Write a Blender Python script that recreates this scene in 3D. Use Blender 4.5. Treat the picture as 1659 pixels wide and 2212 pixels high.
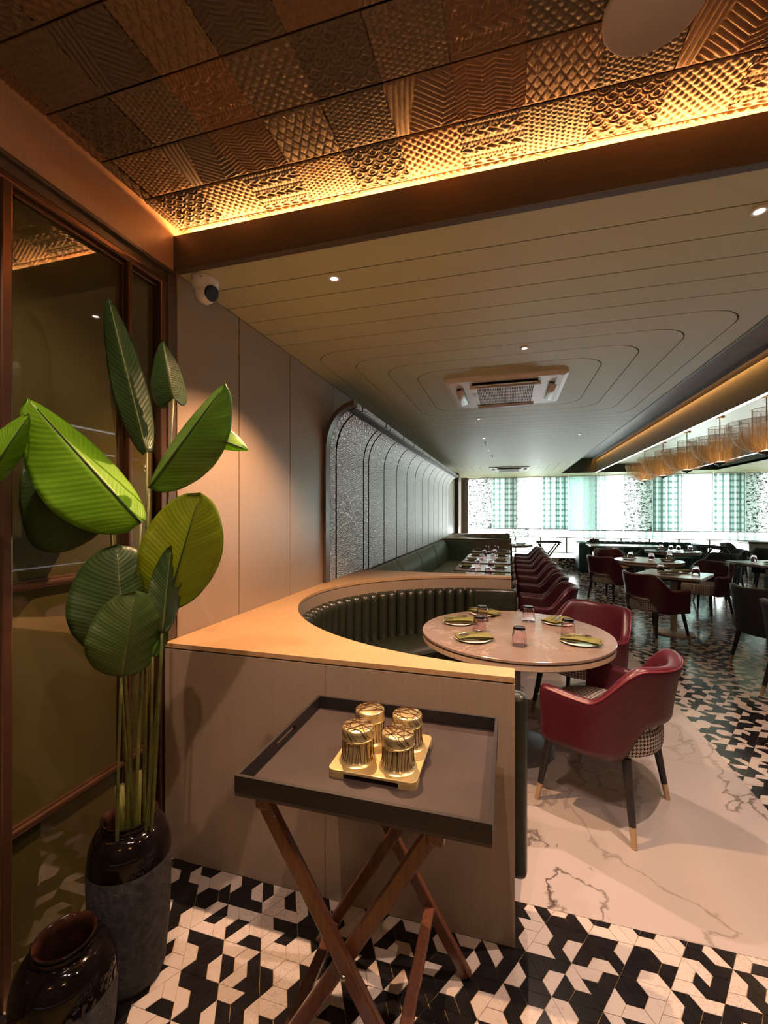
import bpy, bmesh, math, random
import numpy as np
from mathutils import Vector, Matrix
PI = math.pi
R = random.Random(7)
for o in list(bpy.data.objects):
    bpy.data.objects.remove(o)
scene = bpy.context.scene
C = scene.collection

# ------------------------------------------------------------------ camera, world, exposure
F = 942.0; CX = 829.5; CY = 1107.0; H = 1.45
TH = math.atan(270.5 / F); SN = math.sin(TH); CS = math.cos(TH)
cam_d = bpy.data.cameras.new('camera'); cam = bpy.data.objects.new('camera', cam_d); C.objects.link(cam)
cam.location = (0, 0, H); cam.rotation_euler = (PI / 2, 0, TH)
cam_d.sensor_fit = 'HORIZONTAL'; cam_d.sensor_width = 36.0; cam_d.lens = 36.0 * F / 1659.0
cam_d.shift_y = 0.0005; cam_d.clip_start = 0.02
scene.camera = cam
w = bpy.data.worlds.new('sky'); scene.world = w; w.use_nodes = True
bg = w.node_tree.nodes['Background']
bg.inputs[0].default_value = (0.96, 0.99, 1.0, 1); bg.inputs[1].default_value = 8.8
vs = scene.view_settings
vs.view_transform = 'Standard'; vs.look = 'None'; vs.gamma = 1.0; vs.use_curve_mapping = False; vs.exposure = 0.78

WARM = (1.0, 0.68, 0.52)
AMBER = (1.0, 0.45, 0.13)

def P(u, v, d):
    """point on the ray of photo pixel u,v at forward distance d from the camera"""
    a = (u - CX) / F; b = (CY - v) / F
    return Vector(((-SN + a * CS) * d, (CS + a * SN) * d, H + b * d))
def PZ(u, v, z):
    b = (CY - v) / F
    return P(u, v, (z - H) / b)
def proj(p):
    dep = -SN * p[0] + CS * p[1]
    return CX + F * (CS * p[0] + SN * p[1]) / dep, CY - F * (p[2] - H) / dep, dep

# portal: guides sampling of the sky through the window wall
pd = bpy.data.lights.new('window_portal', 'AREA'); pd.shape = 'RECTANGLE'; pd.size = 10.4; pd.size_y = 2.2
pd.cycles.is_portal = True
po = bpy.data.objects.new('window_portal', pd); C.objects.link(po)
po.location = (3.8, 13.58, 1.4); po.rotation_euler = (PI / 2, 0, PI)

# ------------------------------------------------------------------ materials
M = {}
class N:
    def __init__(s, name):
        s.m = bpy.data.materials.new(name); s.m.use_nodes = True
        s.t = s.m.node_tree; s.b = s.t.nodes['Principled BSDF']; s.out = s.t.nodes['Material Output']
    def n(s, typ, **kw):
        x = s.t.nodes.new(typ)
        for k, v in kw.items():
            if k in x.inputs.keys() if isinstance(k, str) else False: x.inputs[k].default_value = v
            else: setattr(x, k, v)
        return x
    def l(s, a, b): s.t.links.new(a, b)
    def coord(s, kind='Object', scale=(1, 1, 1), rot=(0, 0, 0)):
        tc = s.n('ShaderNodeTexCoord'); mp = s.n('ShaderNodeMapping')
        mp.inputs['Scale'].default_value = scale; mp.inputs['Rotation'].default_value = rot
        s.l(tc.outputs[kind], mp.inputs['Vector']); return mp.outputs[0]
    def math(s, op, a, b=None, c=None):
        x = s.n('ShaderNodeMath'); x.operation = op
        for i, q in enumerate((a, b, c)):
            if q is None: continue
            if isinstance(q, (int, float)): x.inputs[i].default_value = q
            else: s.l(q, x.inputs[i])
        return x.outputs[0]
    def noise(s, vec, scale=5, detail=4, rough=0.5, dist=0.0):
        x = s.n('ShaderNodeTexNoise'); x.inputs['Scale'].default_value = scale; x.inputs['Detail'].default_value = detail
        x.inputs['Roughness'].default_value = rough; x.inputs['Distortion'].default_value = dist
        if vec is not None: s.l(vec, x.inputs['Vector'])
        return x.outputs[0]
    def ramp(s, f, stops):
        x = s.n('ShaderNodeValToRGB'); e = x.color_ramp.elements
        while len(e) < len(stops): e.new(0.5)
        for q, (p, c) in zip(e, stops): q.position = p; q.color = (*c, 1)
        s.l(f, x.inputs[0]); return x.outputs[0]
    def mix(s, f, a, b, mode='MIX'):
        x = s.n('ShaderNodeMix'); x.data_type = 'RGBA'; x.blend_type = mode
        for sock, q in ((x.inputs[0], f), (x.inputs[6], a), (x.inputs[7], b)):
            if isinstance(q, (int, float)): sock.default_value = q
            elif isinstance(q, tuple): sock.default_value = (*q, 1)
            else: s.l(q, sock)
        return x.outputs[2]
    def bump(s, h, strength=0.2, dist=0.01):
        x = s.n('ShaderNodeBump'); x.inputs['Strength'].default_value = strength; x.inputs['Distance'].default_value = dist
        s.l(h, x.inputs['Height']); s.l(x.outputs[0], s.b.inputs['Normal'])
    def col(s, c): s.l(c, s.b.inputs['Base Color'])

def plain(key, col, rough=0.5, metal=0.0, var=0.12, vscale=12.0, bump=0.0, bscale=60.0, coat=0.0, spec=0.5, vec=(1, 1, 1)):
    n = N(key); c = n.coord('Object', vec)
    f = n.noise(c, vscale, 5)
    lo = tuple(x * (1 - var) for x in col); hi = tuple(min(1, x * (1 + var)) for x in col)
    n.col(n.ramp(f, [(0.3, lo), (0.7, hi)]))
    n.b.inputs['Roughness'].default_value = rough; n.b.inputs['Metallic'].default_value = metal
    n.b.inputs['Coat Weight'].default_value = coat; n.b.inputs['Specular IOR Level'].default_value = spec
    if bump: n.bump(n.noise(c, bscale, 4), bump, 0.004)
    M[key] = n.m; return n
def wood(key, a, b, rough=0.4, scale=(14, 14, 0.7), grain=9.0, bump=0.06, coat=0.0):
    n = N(key); c = n.coord('Object', scale)
    f = n.noise(c, grain, 6, 0.6, 0.3); f2 = n.noise(n.coord('Object', (1, 1, 0.3)), 2.0, 3)
    n.col(n.mix(n.math('MULTIPLY', f2, 0.35), n.ramp(f, [(0.3, a), (0.7, b)]), a))
    n.b.inputs['Roughness'].default_value = rough; n.b.inputs['Coat Weight'].default_value = coat
    n.bump(f, bump, 0.002); M[key] = n.m
def emit(key, col, strength):
    n = N(key); n.b.inputs['Base Color'].default_value = (*col, 1)
    n.b.inputs['Emission Color'].default_value = (*col, 1); n.b.inputs['Emission Strength'].default_value = strength
    M[key] = n.m

wood('laminate', (0.30, 0.228, 0.168), (0.345, 0.265, 0.198), 0.36, (30, 30, 0.8), 6, 0.02)
wood('laminate_lit', (0.44, 0.275, 0.135), (0.49, 0.315, 0.16), 0.40, (2, 2, 2), 3, 0.02)  # same laminate for the booth top, warm downlight glow mixed into its colour
wood('laminate_dark', (0.070, 0.045, 0.029), (0.10, 0.066, 0.043), 0.38, (2, 30, 30), 5, 0.03)
wood('laminate_copper', (0.36, 0.20, 0.12), (0.44, 0.26, 0.16), 0.4, (30, 30, 1.5), 6, 0.03)
wood('rosewood', (0.075, 0.026, 0.014), (0.175, 0.066, 0.036), 0.28, (26, 26, 2.2), 4, 0.05, 0.3)
plain('ceiling_green', (0.50, 0.475, 0.275), 0.5, var=0.03, vscale=2, bump=0.01)
plain('groove', (0.035, 0.027, 0.018), 0.7)
plain('plaster', (0.22, 0.19, 0.16), 0.8)
plain('frame_metal', (0.15, 0.078, 0.048), 0.28, 0.75, 0.1)
plain('frame_dark', (0.085, 0.06, 0.04), 0.4, 0.2)
n = N('olive_glass'); f = n.noise(n.coord('Object', (1, 1, 1)), 3, 3)
n.col(n.ramp(f, [(0.3, (0.052, 0.044, 0.014)), (0.7, (0.066, 0.056, 0.018))]))
n.b.inputs['Roughness'].default_value = 0.025; n.b.inputs['IOR'].default_value = 1.62; n.b.inputs['Specular IOR Level'].default_value = 0.7; M['olive_glass'] = n.m
plain('burgundy', (0.072, 0.0090, 0.0175), 0.36, var=0.12, vscale=30, bump=0.04, bscale=240)
plain('burgundy_welt', (0.16, 0.020, 0.036), 0.33, var=0.1)
plain('charcoal', (0.026, 0.036, 0.048), 0.6, var=0.2, vscale=60, bump=0.08, bscale=300)
plain('teal_leather', (0.030, 0.080, 0.078), 0.42, var=0.15, vscale=20, bump=0.03)
plain('dark_leather', (0.020, 0.024, 0.016), 0.30, var=0.2, vscale=20, bump=0.05, bscale=150)
plain('green_leather', (0.13, 0.19, 0.14), 0.36, var=0.12, vscale=14, bump=0.04, bscale=150)
plain('green_seat', (0.17, 0.19, 0.115), 0.42, var=0.1, vscale=14, bump=0.04, bscale=150)
plain('leg_black', (0.018, 0.015, 0.016), 0.45, var=0.2)
plain('brass', (0.58, 0.42, 0.25), 0.38, 0.6, 0.08)
plain('gold', (0.82, 0.62, 0.26), 0.22, 1.0, 0.04)
plain('gold_matt', (0.70, 0.56, 0.28), 0.42, 0.75, 0.04)
plain('gold_print', (0.76, 0.62, 0.32), 0.27, 0.75, 0.05)
plain('engraving', (0.085, 0.035, 0.010), 0.4, 0.4)
plain('steel', (0.55, 0.54, 0.53), 0.22, 1.0, 0.05)
plain('base_metal', (0.16, 0.15, 0.14), 0.42, 0.7, 0.1)
plain('base_white', (0.5, 0.46, 0.43), 0.35, 0.0, 0.1)
plain('tray_black', (0.040, 0.028, 0.026), 0.45, var=0.25, vscale=7, bump=0.03, bscale=40)
plain('tray_rim', (0.014, 0.011, 0.011), 0.45, var=0.2, vscale=10)
plain('white_plastic', (0.72, 0.66, 0.62), 0.4, var=0.02)
plain('black_plastic', (0.012, 0.012, 0.012), 0.35)
plain('china', (0.82, 0.80, 0.76), 0.15, var=0.02, coat=0.3)
plain('napkin_green', (0.165, 0.16, 0.046), 0.85, var=0.1, vscale=40, bump=0.15, bscale=500)
plain('pot_glaze', (0.006, 0.004, 0.004), 0.07, var=0.3, spec=0.35)
plain('pot_inside', (0.030, 0.012, 0.007), 0.10, var=0.3, vscale=30)
n = plain('pot_rough', (0.058, 0.057, 0.064), 0.7, var=0.6, vscale=48)
c = n.coord('Object'); h = n.math('ADD', n.noise(c, 55, 6, 0.7), n.math('MULTIPLY', n.noise(c, 14, 4), 1.3)); n.bump(h, 1.0, 0.03)
plain('midrib_dark', (0.016, 0.040, 0.006), 0.5, var=0.3, vscale=25)
plain('stem', (0.105, 0.115, 0.024), 0.5, var=0.35, vscale=25)
plain('kerb_white', (0.55, 0.53, 0.50), 0.4)
plain('disc_white', (0.47, 0.40, 0.37), 0.55, var=0.02)
plain('gold_panel', (0.40, 0.37, 0.25), 0.33, 0.35, 0.05, 3)
plain('coffer_dark', (0.085, 0.090, 0.045), 0.5)
plain('coffer_top', (0.30, 0.30, 0.32), 0.45)
plain('grout', (0.42, 0.30, 0.12), 0.45, 0.3)
plain('laptop', (0.02, 0.022, 0.025), 0.4)
plain('pillow_dark', (0.015, 0.02, 0.022), 0.7)
emit('led_amber', AMBER, 200.0)
emit('led_white', (0.95, 0.97, 1.0), 1.6)
emit('led_amber_soft', AMBER, 26.0)
emit('lens', (1.0, 0.86, 0.76), 9.0)
emit('bulb', (1.0, 0.72, 0.40), 14.0)

# tiles: white marble / black
def marble(key, base, vein, vs_=3.0, lo=0.0, width=0.035, rough=0.12, amount=1.0, mottle=0.05):
    n = N(key); c = n.coord('Object')
    d = n.noise(c, vs_ * 0.7, 6, 0.62)
    warp = n.mix(0.28, c, n.n('ShaderNodeTexNoise', Scale=vs_ * 0.9, Detail=6.0).outputs[1])
    v1 = n.noise(warp, vs_, 8, 0.55, 0.4)
    ridge = n.math('ABSOLUTE', n.math('SUBTRACT', v1, 0.5))
    line = n.math('SUBTRACT', 1.0, n.math('DIVIDE', ridge, width))
    line = n.math('MAXIMUM', line, 0.0)
    mask = n.math('MAXIMUM', n.math('MULTIPLY', n.math('SUBTRACT', n.noise(c, vs_ * 0.45, 2), 0.40 + lo), 4.0), 0.0)
    mask = n.math('MINIMUM', mask, 1.0)
    fac = n.math('MULTIPLY', n.math('MULTIPLY', line, mask), amount)
    b2 = n.ramp(d, [(0.3, tuple(x * (1 - mottle) for x in base)), (0.75, base)])
    n.col(n.mix(fac, b2, vein)); n.b.inputs['Roughness'].default_value = rough
    M[key] = n.m
marble('marble_floor', (0.475, 0.425, 0.405), (0.055, 0.038, 0.032), 1.9, -0.04, 0.013, 0.15, 1.0, 0.10)
marble('tile_white', (0.58, 0.52, 0.48), (0.26, 0.20, 0.18), 5.0, -0.05, 0.03, 0.15, 0.65)
plain('tile_black', (0.012, 0.011, 0.012), 0.17, var=0.3, vscale=30)
marble('table_stone', (0.26, 0.19, 0.15), (0.46, 0.36, 0.30), 5.0, -0.1, 0.022, 0.20, 0.55, 0.28)
wood('table_edge', (0.40, 0.29, 0.20), (0.47, 0.36, 0.26), 0.4, (20, 20, 3), 5, 0.03)
plain('table_pale', (0.40, 0.37, 0.335), 0.22, var=0.06)
wood('table_row', (0.19, 0.12, 0.105), (0.25, 0.16, 0.14), 0.25, (3, 14, 3), 5, 0.02)
# stuff tiles take black or white from a face attribute via two material slots

# houndstooth on UVs
n = N('houndstooth'); tc = n.n('ShaderNodeTexCoord'); sep = n.n('ShaderNodeSeparateXYZ'); n.l(tc.outputs['UV'], sep.inputs[0])
K = 8 / 0.0175
x = n.math('FLOOR', n.math('MULTIPLY', sep.outputs[0], K)); y = n.math('FLOOR', n.math('MULTIPLY', sep.outputs[1], K))
md = lambda a, b: n.math('FLOORED_MODULO', a, b)
wx = n.math('LESS_THAN', md(x, 8.0), 4.0); wy = n.math('LESS_THAN', md(y, 8.0), 4.0)
tw = n.math('LESS_THAN', md(n.math('ADD', x, y), 4.0), 2.0)
sel = n.math('ADD', n.math('MULTIPLY', tw, wx), n.math('MULTIPLY', n.math('SUBTRACT', 1.0, tw), wy))
n.col(n.mix(sel, (0.62, 0.55, 0.49), (0.018, 0.010, 0.012))); n.b.inputs['Roughness'].default_value = 0.85; M['houndstooth'] = n.m

# silver wallpaper with maze relief
n = N('maze_paper'); c = n.coord('Object', (1, 1, 1))
sepc = n.n('ShaderNodeSeparateXYZ'); n.l(c, sepc.inputs[0])
ph = n.math('ADD', n.math('MULTIPLY', sepc.outputs[2], 330.0), n.math('MULTIPLY', n.noise(c, 26, 2, 0.4), 22.0))
wv = n.math('SINE', ph)
n.col(n.ramp(wv, [(0.35, (0.34, 0.30, 0.28)), (0.6, (0.56, 0.51, 0.48))]))
n.b.inputs['Roughness'].default_value = 0.34; n.b.inputs['Metallic'].default_value = 0.35; n.bump(wv, 0.55, 0.004); M['maze_paper'] = n.m

# plant leaf: ribbed, translucent
def leafmat(key, a, b, trans):
    n = N(key); tc = n.n('ShaderNodeTexCoord'); sp = n.n('ShaderNodeSeparateXYZ'); n.l(tc.outputs['UV'], sp.inputs[0])
    av = n.math('ABSOLUTE', n.math('SUBTRACT', sp.outputs[0], 0.5))
    st = n.math('SINE', n.math('ADD', n.math('MULTIPLY', sp.outputs[1], 165.0), n.math('MULTIPLY', av, -62.0)))
    f = n.noise(n.coord('Object'), 8, 4)
    n.col(n.mix(n.math('MULTIPLY', n.math('ADD', st, 1.0), 0.045), n.ramp(f, [(0.3, a), (0.7, b)]), tuple(q * 1.5 for q in b)))
    n.b.inputs['Roughness'].default_value = 0.42; n.bump(st, 0.12, 0.003)
    tr = n.n('ShaderNodeBsdfTranslucent'); tr.inputs[0].default_value = (b[0] * 1.6, b[1] * 1.5, b[2] * 0.6, 1)
    mx = n.n('ShaderNodeMixShader'); mx.inputs[0].default_value = trans
    n.l(n.b.outputs[0], mx.inputs[1]); n.l(tr.outputs[0], mx.inputs[2]); n.l(mx.outputs[0], n.out.inputs[0]); M[key] = n.m
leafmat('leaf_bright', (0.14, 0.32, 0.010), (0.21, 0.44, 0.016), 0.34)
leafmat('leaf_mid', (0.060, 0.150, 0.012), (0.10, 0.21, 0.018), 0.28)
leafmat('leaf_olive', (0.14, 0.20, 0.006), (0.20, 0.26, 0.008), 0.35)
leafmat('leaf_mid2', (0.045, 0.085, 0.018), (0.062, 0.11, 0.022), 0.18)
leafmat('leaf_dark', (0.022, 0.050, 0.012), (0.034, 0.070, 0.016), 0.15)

def glassmat(key, col, rough=0.0):
    n = N(key); n.b.inputs['Base Color'].default_value = (*col, 1); n.b.inputs['Roughness'].default_value = rough
    n.b.inputs['Transmission Weight'].default_value = 1.0; n.b.inputs['IOR'].default_value = 1.45; M[key] = n.m
glassmat('tumbler_pink', (0.97, 0.84, 0.85)); glassmat('tumbler_base', (0.55, 0.38, 0.44))
n = N('window_glass'); g = n.n('ShaderNodeBsdfTransparent'); g.inputs[0].default_value = (0.97, 0.985, 0.975, 1)
gl = n.n('ShaderNodeBsdfGlossy'); gl.inputs['Roughness'].default_value = 0.02
mx = n.n('ShaderNodeMixShader'); mx.inputs[0].default_value = 0.06
n.l(g.outputs[0], mx.inputs[1]); n.l(gl.outputs[0], mx.inputs[2]); n.l(mx.outputs[0], n.out.inputs[0]); M['window_glass'] = n.m

def blindmat(key, kind, alpha):
    n = N(key); c = n.coord('Object'); sp = n.n('ShaderNodeSeparateXYZ'); n.l(c, sp.inputs[0])
    if kind == 'plaid':
        s1 = n.math('SINE', n.math('MULTIPLY', sp.outputs[0], 34.0)); s2 = n.math('SINE', n.math('MULTIPLY', sp.outputs[0], 83.0))
        s3 = n.math('SINE', n.math('MULTIPLY', sp.outputs[2], 20.0))
        k = n.math('ADD', n.math('ADD', n.math('MULTIPLY', s1, 0.25), n.math('MULTIPLY', s2, 0.18)), n.math('MULTIPLY', n.math('POWER', n.math('ABSOLUTE', s3), 6.0), 0.35))
        colr = n.ramp(n.math('ADD', k, 0.45), [(0.15, (0.88, 0.94, 0.92)), (0.85, (0.25, 0.34, 0.31))])
    elif kind == 'leaf':
        k = n.noise(n.coord('Object', (1.0, 1, 1.6)), 15, 3, 0.6, 1.2)
        colr = n.ramp(k, [(0.50, (0.80, 0.82, 0.79)), (0.56, (0.16, 0.18, 0.17))])
    elif kind == 'teal':
        k = n.noise(c, 22, 4); colr = n.ramp(k, [(0.35, (0.60, 0.72, 0.69)), (0.7, (0.80, 0.89, 0.87))])
    else:
        k = n.noise(c, 9, 2); colr = n.ramp(k, [(0.3, (0.84, 0.90, 0.90)), (0.7, (0.92, 0.96, 0.96))])
    tr = n.n('ShaderNodeBsdfTranslucent'); n.l(colr, tr.inputs[0]); df = n.n('ShaderNodeBsdfDiffuse'); n.l(colr, df.inputs[0])
    tp = n.n('ShaderNodeBsdfTransparent'); n.l(n.mix(0.5, colr, (1.0, 1.0, 1.0)), tp.inputs[0])
    m1 = n.n('ShaderNodeMixShader'); m1.inputs[0].default_value = 0.35; n.l(tr.outputs[0], m1.inputs[1]); n.l(df.outputs[0], m1.inputs[2])
    m2 = n.n('ShaderNodeMixShader'); m2.inputs[0].default_value = alpha; n.l(m1.outputs[0], m2.inputs[1]); n.l(tp.outputs[0], m2.inputs[2])
    n.l(m2.outputs[0], n.out.inputs[0]); M[key] = n.m
blindmat('blind_plaid', 'plaid', 0.12); blindmat('blind_leaf', 'leaf', 0.08); blindmat('blind_teal', 'teal', 0.15); blindmat('blind_white', 'white', 0.55)

n = N('mesh_amber'); c = n.coord('Object')
k = n.noise(n.coord('Object', (1, 1, 0.35)), 42, 3, 0.7)
n.col(n.ramp(k, [(0.35, (0.30, 0.17, 0.06)), (0.7, (0.55, 0.36, 0.16))])); n.b.inputs['Roughness'].default_value = 0.4; n.b.inputs['Metallic'].default_value = 0.4
tr = n.n('ShaderNodeBsdfTranslucent'); tr.inputs[0].default_value = (0.80, 0.50, 0.20, 1)
tp = n.n('ShaderNodeBsdfTransparent')
m1 = n.n('ShaderNodeMixShader'); m1.inputs[0].default_value = 0.35; n.l(n.b.outputs[0], m1.inputs[1]); n.l(tr.outputs[0], m1.inputs[2])
m2 = n.n('ShaderNodeMixShader'); n.l(n.math('ADD', n.math('MULTIPLY', k, 0.5), 0.50), m2.inputs[0]); n.l(m1.outputs[0], m2.inputs[1]); n.l(tp.outputs[0], m2.inputs[2])
n.l(m2.outputs[0], n.out.inputs[0]); M['mesh_amber'] = n.m

# woven ceiling colours
for i, cc in enumerate([(0.100, 0.066, 0.042), (0.135, 0.088, 0.056), (0.21, 0.098, 0.042), (0.165, 0.088, 0.046), (0.175, 0.105, 0.055)]):
    plain('weave_%d' % i, cc, 0.62, var=0.16, vscale=60)

# ------------------------------------------------------------------ mesh helpers
class MB:
    def __init__(s): s.v = []; s.f = []; s.m = []
    def add(s, vs_, fs, mi=0):
        o = len(s.v); s.v += [tuple(q) for q in vs_]; s.f += [tuple(o + i for i in f) for f in fs]; s.m += [mi] * len(fs); return s
    def box(s, x0, x1, y0, y1, z0, z1, mi=0):
        return s.add([(x, y, z) for z in (z0, z1) for y in (y0, y1) for x in (x0, x1)],
                     [(0, 2, 3, 1), (4, 5, 7, 6), (0, 1, 5, 4), (2, 6, 7, 3), (0, 4, 6, 2), (1, 3, 7, 5)], mi)
    def prism(s, pts, z0, z1, mi=0):
        k = len(pts); a = [(p[0], p[1], z0) for p in pts] + [(p[0], p[1], z1) for p in pts]
        fs = [tuple(reversed(range(k))), tuple(range(k, 2 * k))] + [(i, (i + 1) % k, k + (i + 1) % k, k + i) for i in range(k)]
        return s.add(a, fs, mi)
    def lathe(s, prof, seg=32, c=(0, 0, 0), closed=False, mi=0):
        vs_ = [];fs = []; k = len(prof)
        for i in range(seg):
            a = 2 * PI * i / seg
            for r, z in prof: vs_.append((c[0] + r * math.cos(a), c[1] + r * math.sin(a), c[2] + z))
        for i in range(seg):
            j = (i + 1) % seg
            for q in range(k if closed else k - 1):
                q2 = (q + 1) % k
                fs.append((i * k + q, j * k + q, j * k + q2, i * k + q2))
        return s.add(vs_, fs, mi)
    def tube(s, pts, rad, seg=8, mi=0, flat=1.0):
        pts = [Vector(p) for p in pts]; n_ = len(pts); rad = rad if isinstance(rad, (list, tuple)) else [rad] * n_
        vs_ = []; fs = []; up = None
        for i, p in enumerate(pts):
            t = (pts[min(i + 1, n_ - 1)] - pts[max(i - 1, 0)]).normalized()
            if up is None: up = Vector((0, 0, 1)) if abs(t.z) < 0.9 else Vector((0, 1, 0))
            a = t.cross(up).normalized(); up = a.cross(t).normalized()
            for k in range(seg):
                an = 2 * PI * k / seg + PI / seg; vs_.append(p + a * math.cos(an) * rad[i] + up * math.sin(an) * rad[i] * flat)
        for i in range(n_ - 1):
            for k in range(seg):
                k2 = (k + 1) % seg; fs.append((i * seg + k, i * seg + k2, (i + 1) * seg + k2, (i + 1) * seg + k))
        fs.append(tuple(range(seg))); fs.append(tuple(reversed(range((n_ - 1) * seg, n_ * seg))))
        return s.add(vs_, fs, mi)
    def bar(s, a, b, w, d, axis=(0, 1, 0), mi=0):
        """rectangular bar from a to b; d measured along axis, w across"""
        a = Vector(a); b = Vector(b); t = (b - a).normalized(); ax = Vector(axis); ax = (ax - t * ax.dot(t)).normalized(); q = t.cross(ax)
        vs_ = [p + q * sx * w / 2 + ax * sy * d / 2 for p in (a, b) for sy in (-1, 1) for sx in (-1, 1)]
        return s.add(vs_, [(0, 2, 3, 1), (4, 5, 7, 6), (0, 1, 5, 4), (2, 6, 7, 3), (0, 4, 6, 2), (1, 3, 7, 5)], mi)
    def grid(s, g, closed_u=False, closed_v=False, mi=0):
        nu = len(g); nv = len(g[0]); fs = []
        for i in range(nu if closed_u else nu - 1):
            for j in range(nv if closed_v else nv - 1):
                i2 = (i + 1) % nu; j2 = (j + 1) % nv
                fs.append((i * nv + j, i2 * nv + j, i2 * nv + j2, i * nv + j2))
        return s.add([p for r in g for p in r], fs, mi)
    def mesh(s, name, mats, smooth=False, angle=None):
        me = bpy.data.meshes.new(name); me.from_pydata(s.v, [], s.f)
        for mm in (mats if isinstance(mats, (list, tuple)) else [mats]): me.materials.append(M[mm])
        if any(s.m): me.polygons.foreach_set('material_index', s.m)
        bm = bmesh.new(); bm.from_mesh(me); bmesh.ops.recalc_face_normals(bm, faces=bm.faces)
        if angle is not None:
            for e in bm.edges: e.smooth = not (len(e.link_faces) == 2 and e.calc_face_angle(0) > math.radians(angle))
        bm.to_mesh(me); bm.free()
        if smooth or angle is not None: me.polygons.foreach_set('use_smooth', [True] * len(me.polygons))
        me.update(); return me
    def build(s, name, mats, parent=None, smooth=False, bevel=0.0, angle=None, loc=None, segs=2):
        o = bpy.data.objects.new(name, s.mesh(name, mats, smooth, angle)); C.objects.link(o)
        if parent is not None: o.parent = parent
        if loc is not None: o.location = loc
        if bevel:
            md_ = o.modifiers.new('bevel', 'BEVEL'); md_.width = bevel; md_.segments = segs; md_.limit_method = 'ANGLE'; md_.angle_limit = math.radians(40)
        return o

def tag(o, label=None, cat=None, group=None, kind=None):
    for k, v in (('label', label), ('category', cat), ('group', group), ('kind', kind)):
        if v: o[k] = v
    return o
def thing(name, label, cat, loc=(0, 0, 0), rz=0.0, group=None):
    o = bpy.data.objects.new(name, None); C.objects.link(o); o.empty_display_size = 0.1
    o.location = loc; o.rotation_euler = (0, 0, rz); return tag(o, label, cat, group)
def dup(o, loc=None, rz=None, label=None, group=None, parent=None):
    c = o.copy(); C.objects.link(c)
    if parent is not None: c.parent = parent
    if loc is not None: c.location = loc
    if rz is not None: c.rotation_euler = (0, 0, rz)
    if label: c['label'] = label
    if group: c['group'] = group
    for ch in list(o.children): dup(ch, parent=c)
    return c
def inst(name, me, parent=None, loc=(0, 0, 0), rot=(0, 0, 0)):
    o = bpy.data.objects.new(name, me); C.objects.link(o); o.parent = parent; o.location = loc; o.rotation_euler = rot; return o
def struct(o): o['kind'] = 'structure'; return o
def rbox(x0, x1, y0, y1, z0, z1): return MB().box(x0, x1, y0, y1, z0, z1)

# ------------------------------------------------------------------ floor
WX = -1.40; ZC = 2.50; FAR = 13.40; RIGHT = 9.0; BACK = -2.6
floor = struct(rbox(-1.6, RIGHT, BACK, FAR + 0.2, -0.06, -0.0025).build('floor', 'grout'))
# marble slabs under the seating
for i, y0 in enumerate([1.70, 2.92, 4.14, 5.36, 6.58, 7.80, 9.02, 10.24, 11.46]):
    y1 = min(y0 + 1.2185, 12.05)
    for x0, x1 in ((-1.42, -0.001), (0.0, 1.21)):
        MB().box(x0 + 0.0005, x1, y0, y1, -0.02, 0).build('marble_slab', 'marble_floor', floor)
# trapezoid tiles: plane cut into triangles of three units, each made of three trapezoids round a common point
A = 0.0467; RH = A * math.sqrt(3) / 2
def lat(i, j): return (0.052 + i * A + j * A / 2, 1.514 + j * RH)
def clip(poly, f):
    out = []
    for k in range(len(poly)):
        a, b = poly[k], poly[(k + 1) % len(poly)]; fa, fb = f(a), f(b)
        if fa >= 0: out.append(a)
        if (fa >= 0) != (fb >= 0):
            t = fa / (fa - fb); out.append((a[0] + (b[0] - a[0]) * t, a[1] + (b[1] - a[1]) * t))
    return out
def shrink(poly, g):
    cx = sum(p[0] for p in poly) / len(poly); cy = sum(p[1] for p in poly) / len(poly); out = []
    for x, y in poly:
        d = math.hypot(x - cx, y - cy); k = max(0.0, (d - g * 1.35) / d) if d > 1e-6 else 0; out.append((cx + (x - cx) * k, cy + (y - cy) * k))
    return out
def area(p): return 0.5 * sum(p[i][0] * p[(i + 1) % len(p)][1] - p[(i + 1) % len(p)][0] * p[i][1] for i in range(len(p)))
tiles = []
for J in range(-12, 90):
    for I in range(-100, 80):
        cx, cy = lat(3 * I + 1, 3 * J + 1)
        if cy < 0.55 or cy > 12.2 or cx < -1.7 or cx > 0.62 * cy + 1.6: continue
        if cy > 1.95 and cx < 1.0: continue
        for up in (True, False):
            if up: T = [(0, 0), (3, 0), (0, 3)]; cc = (1, 1)
            else: T = [(3, 3), (0, 3), (3, 0)]; cc = (2, 2)
            flip = R.random() < 0.5; cols = R.choice([(0, 1, 0), (0, 0, 1), (1, 0, 0), (0, 1, 0), (0, 0, 1), (1, 0, 0), (1, 0, 1), (1, 1, 0), (0, 1, 1)])
            V = [Vector(q) for q in T]
            for k in range(3):
                a, b, c_ = V[k], V[(k + 1) % 3], V[(k + 2) % 3]; ctr = Vector(cc)
                if not flip:   # long side starts at corner a
                    q = [a, a + (b - a) * 2 / 3, ctr, a + (c_ - a) / 3]
                else:
                    q = [a, a + (b - a) / 3, ctr, a + (c_ - a) * 2 / 3]
                pts = [lat(3 * I + p.x, 3 * J + p.y) for p in q]
                if area(pts) < 0: pts.reverse()
                mx_ = sum(p[0] for p in pts) / 4
                for zone in (0, 1):
                    if zone == 0: fl = [lambda p: 1.699 - p[1], lambda p: p[0] + 1.455, lambda p: 1.209 - p[0]]
                    else: fl = [lambda p: p[0] - 1.211, lambda p: 12.05 - p[1]]
                    pp = pts
                    for f in fl:
                        if len(pp) >= 3: pp = clip(pp, f)
                    if len(pp) < 3 or area(pp) < 2e-5: continue
                    if zone == 0 and all(p[1] > 1.53 and p[0] < 0 for p in pp): continue
                    tiles.append((shrink(pp, 0.0009), cols[k]))
scored = []
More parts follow.
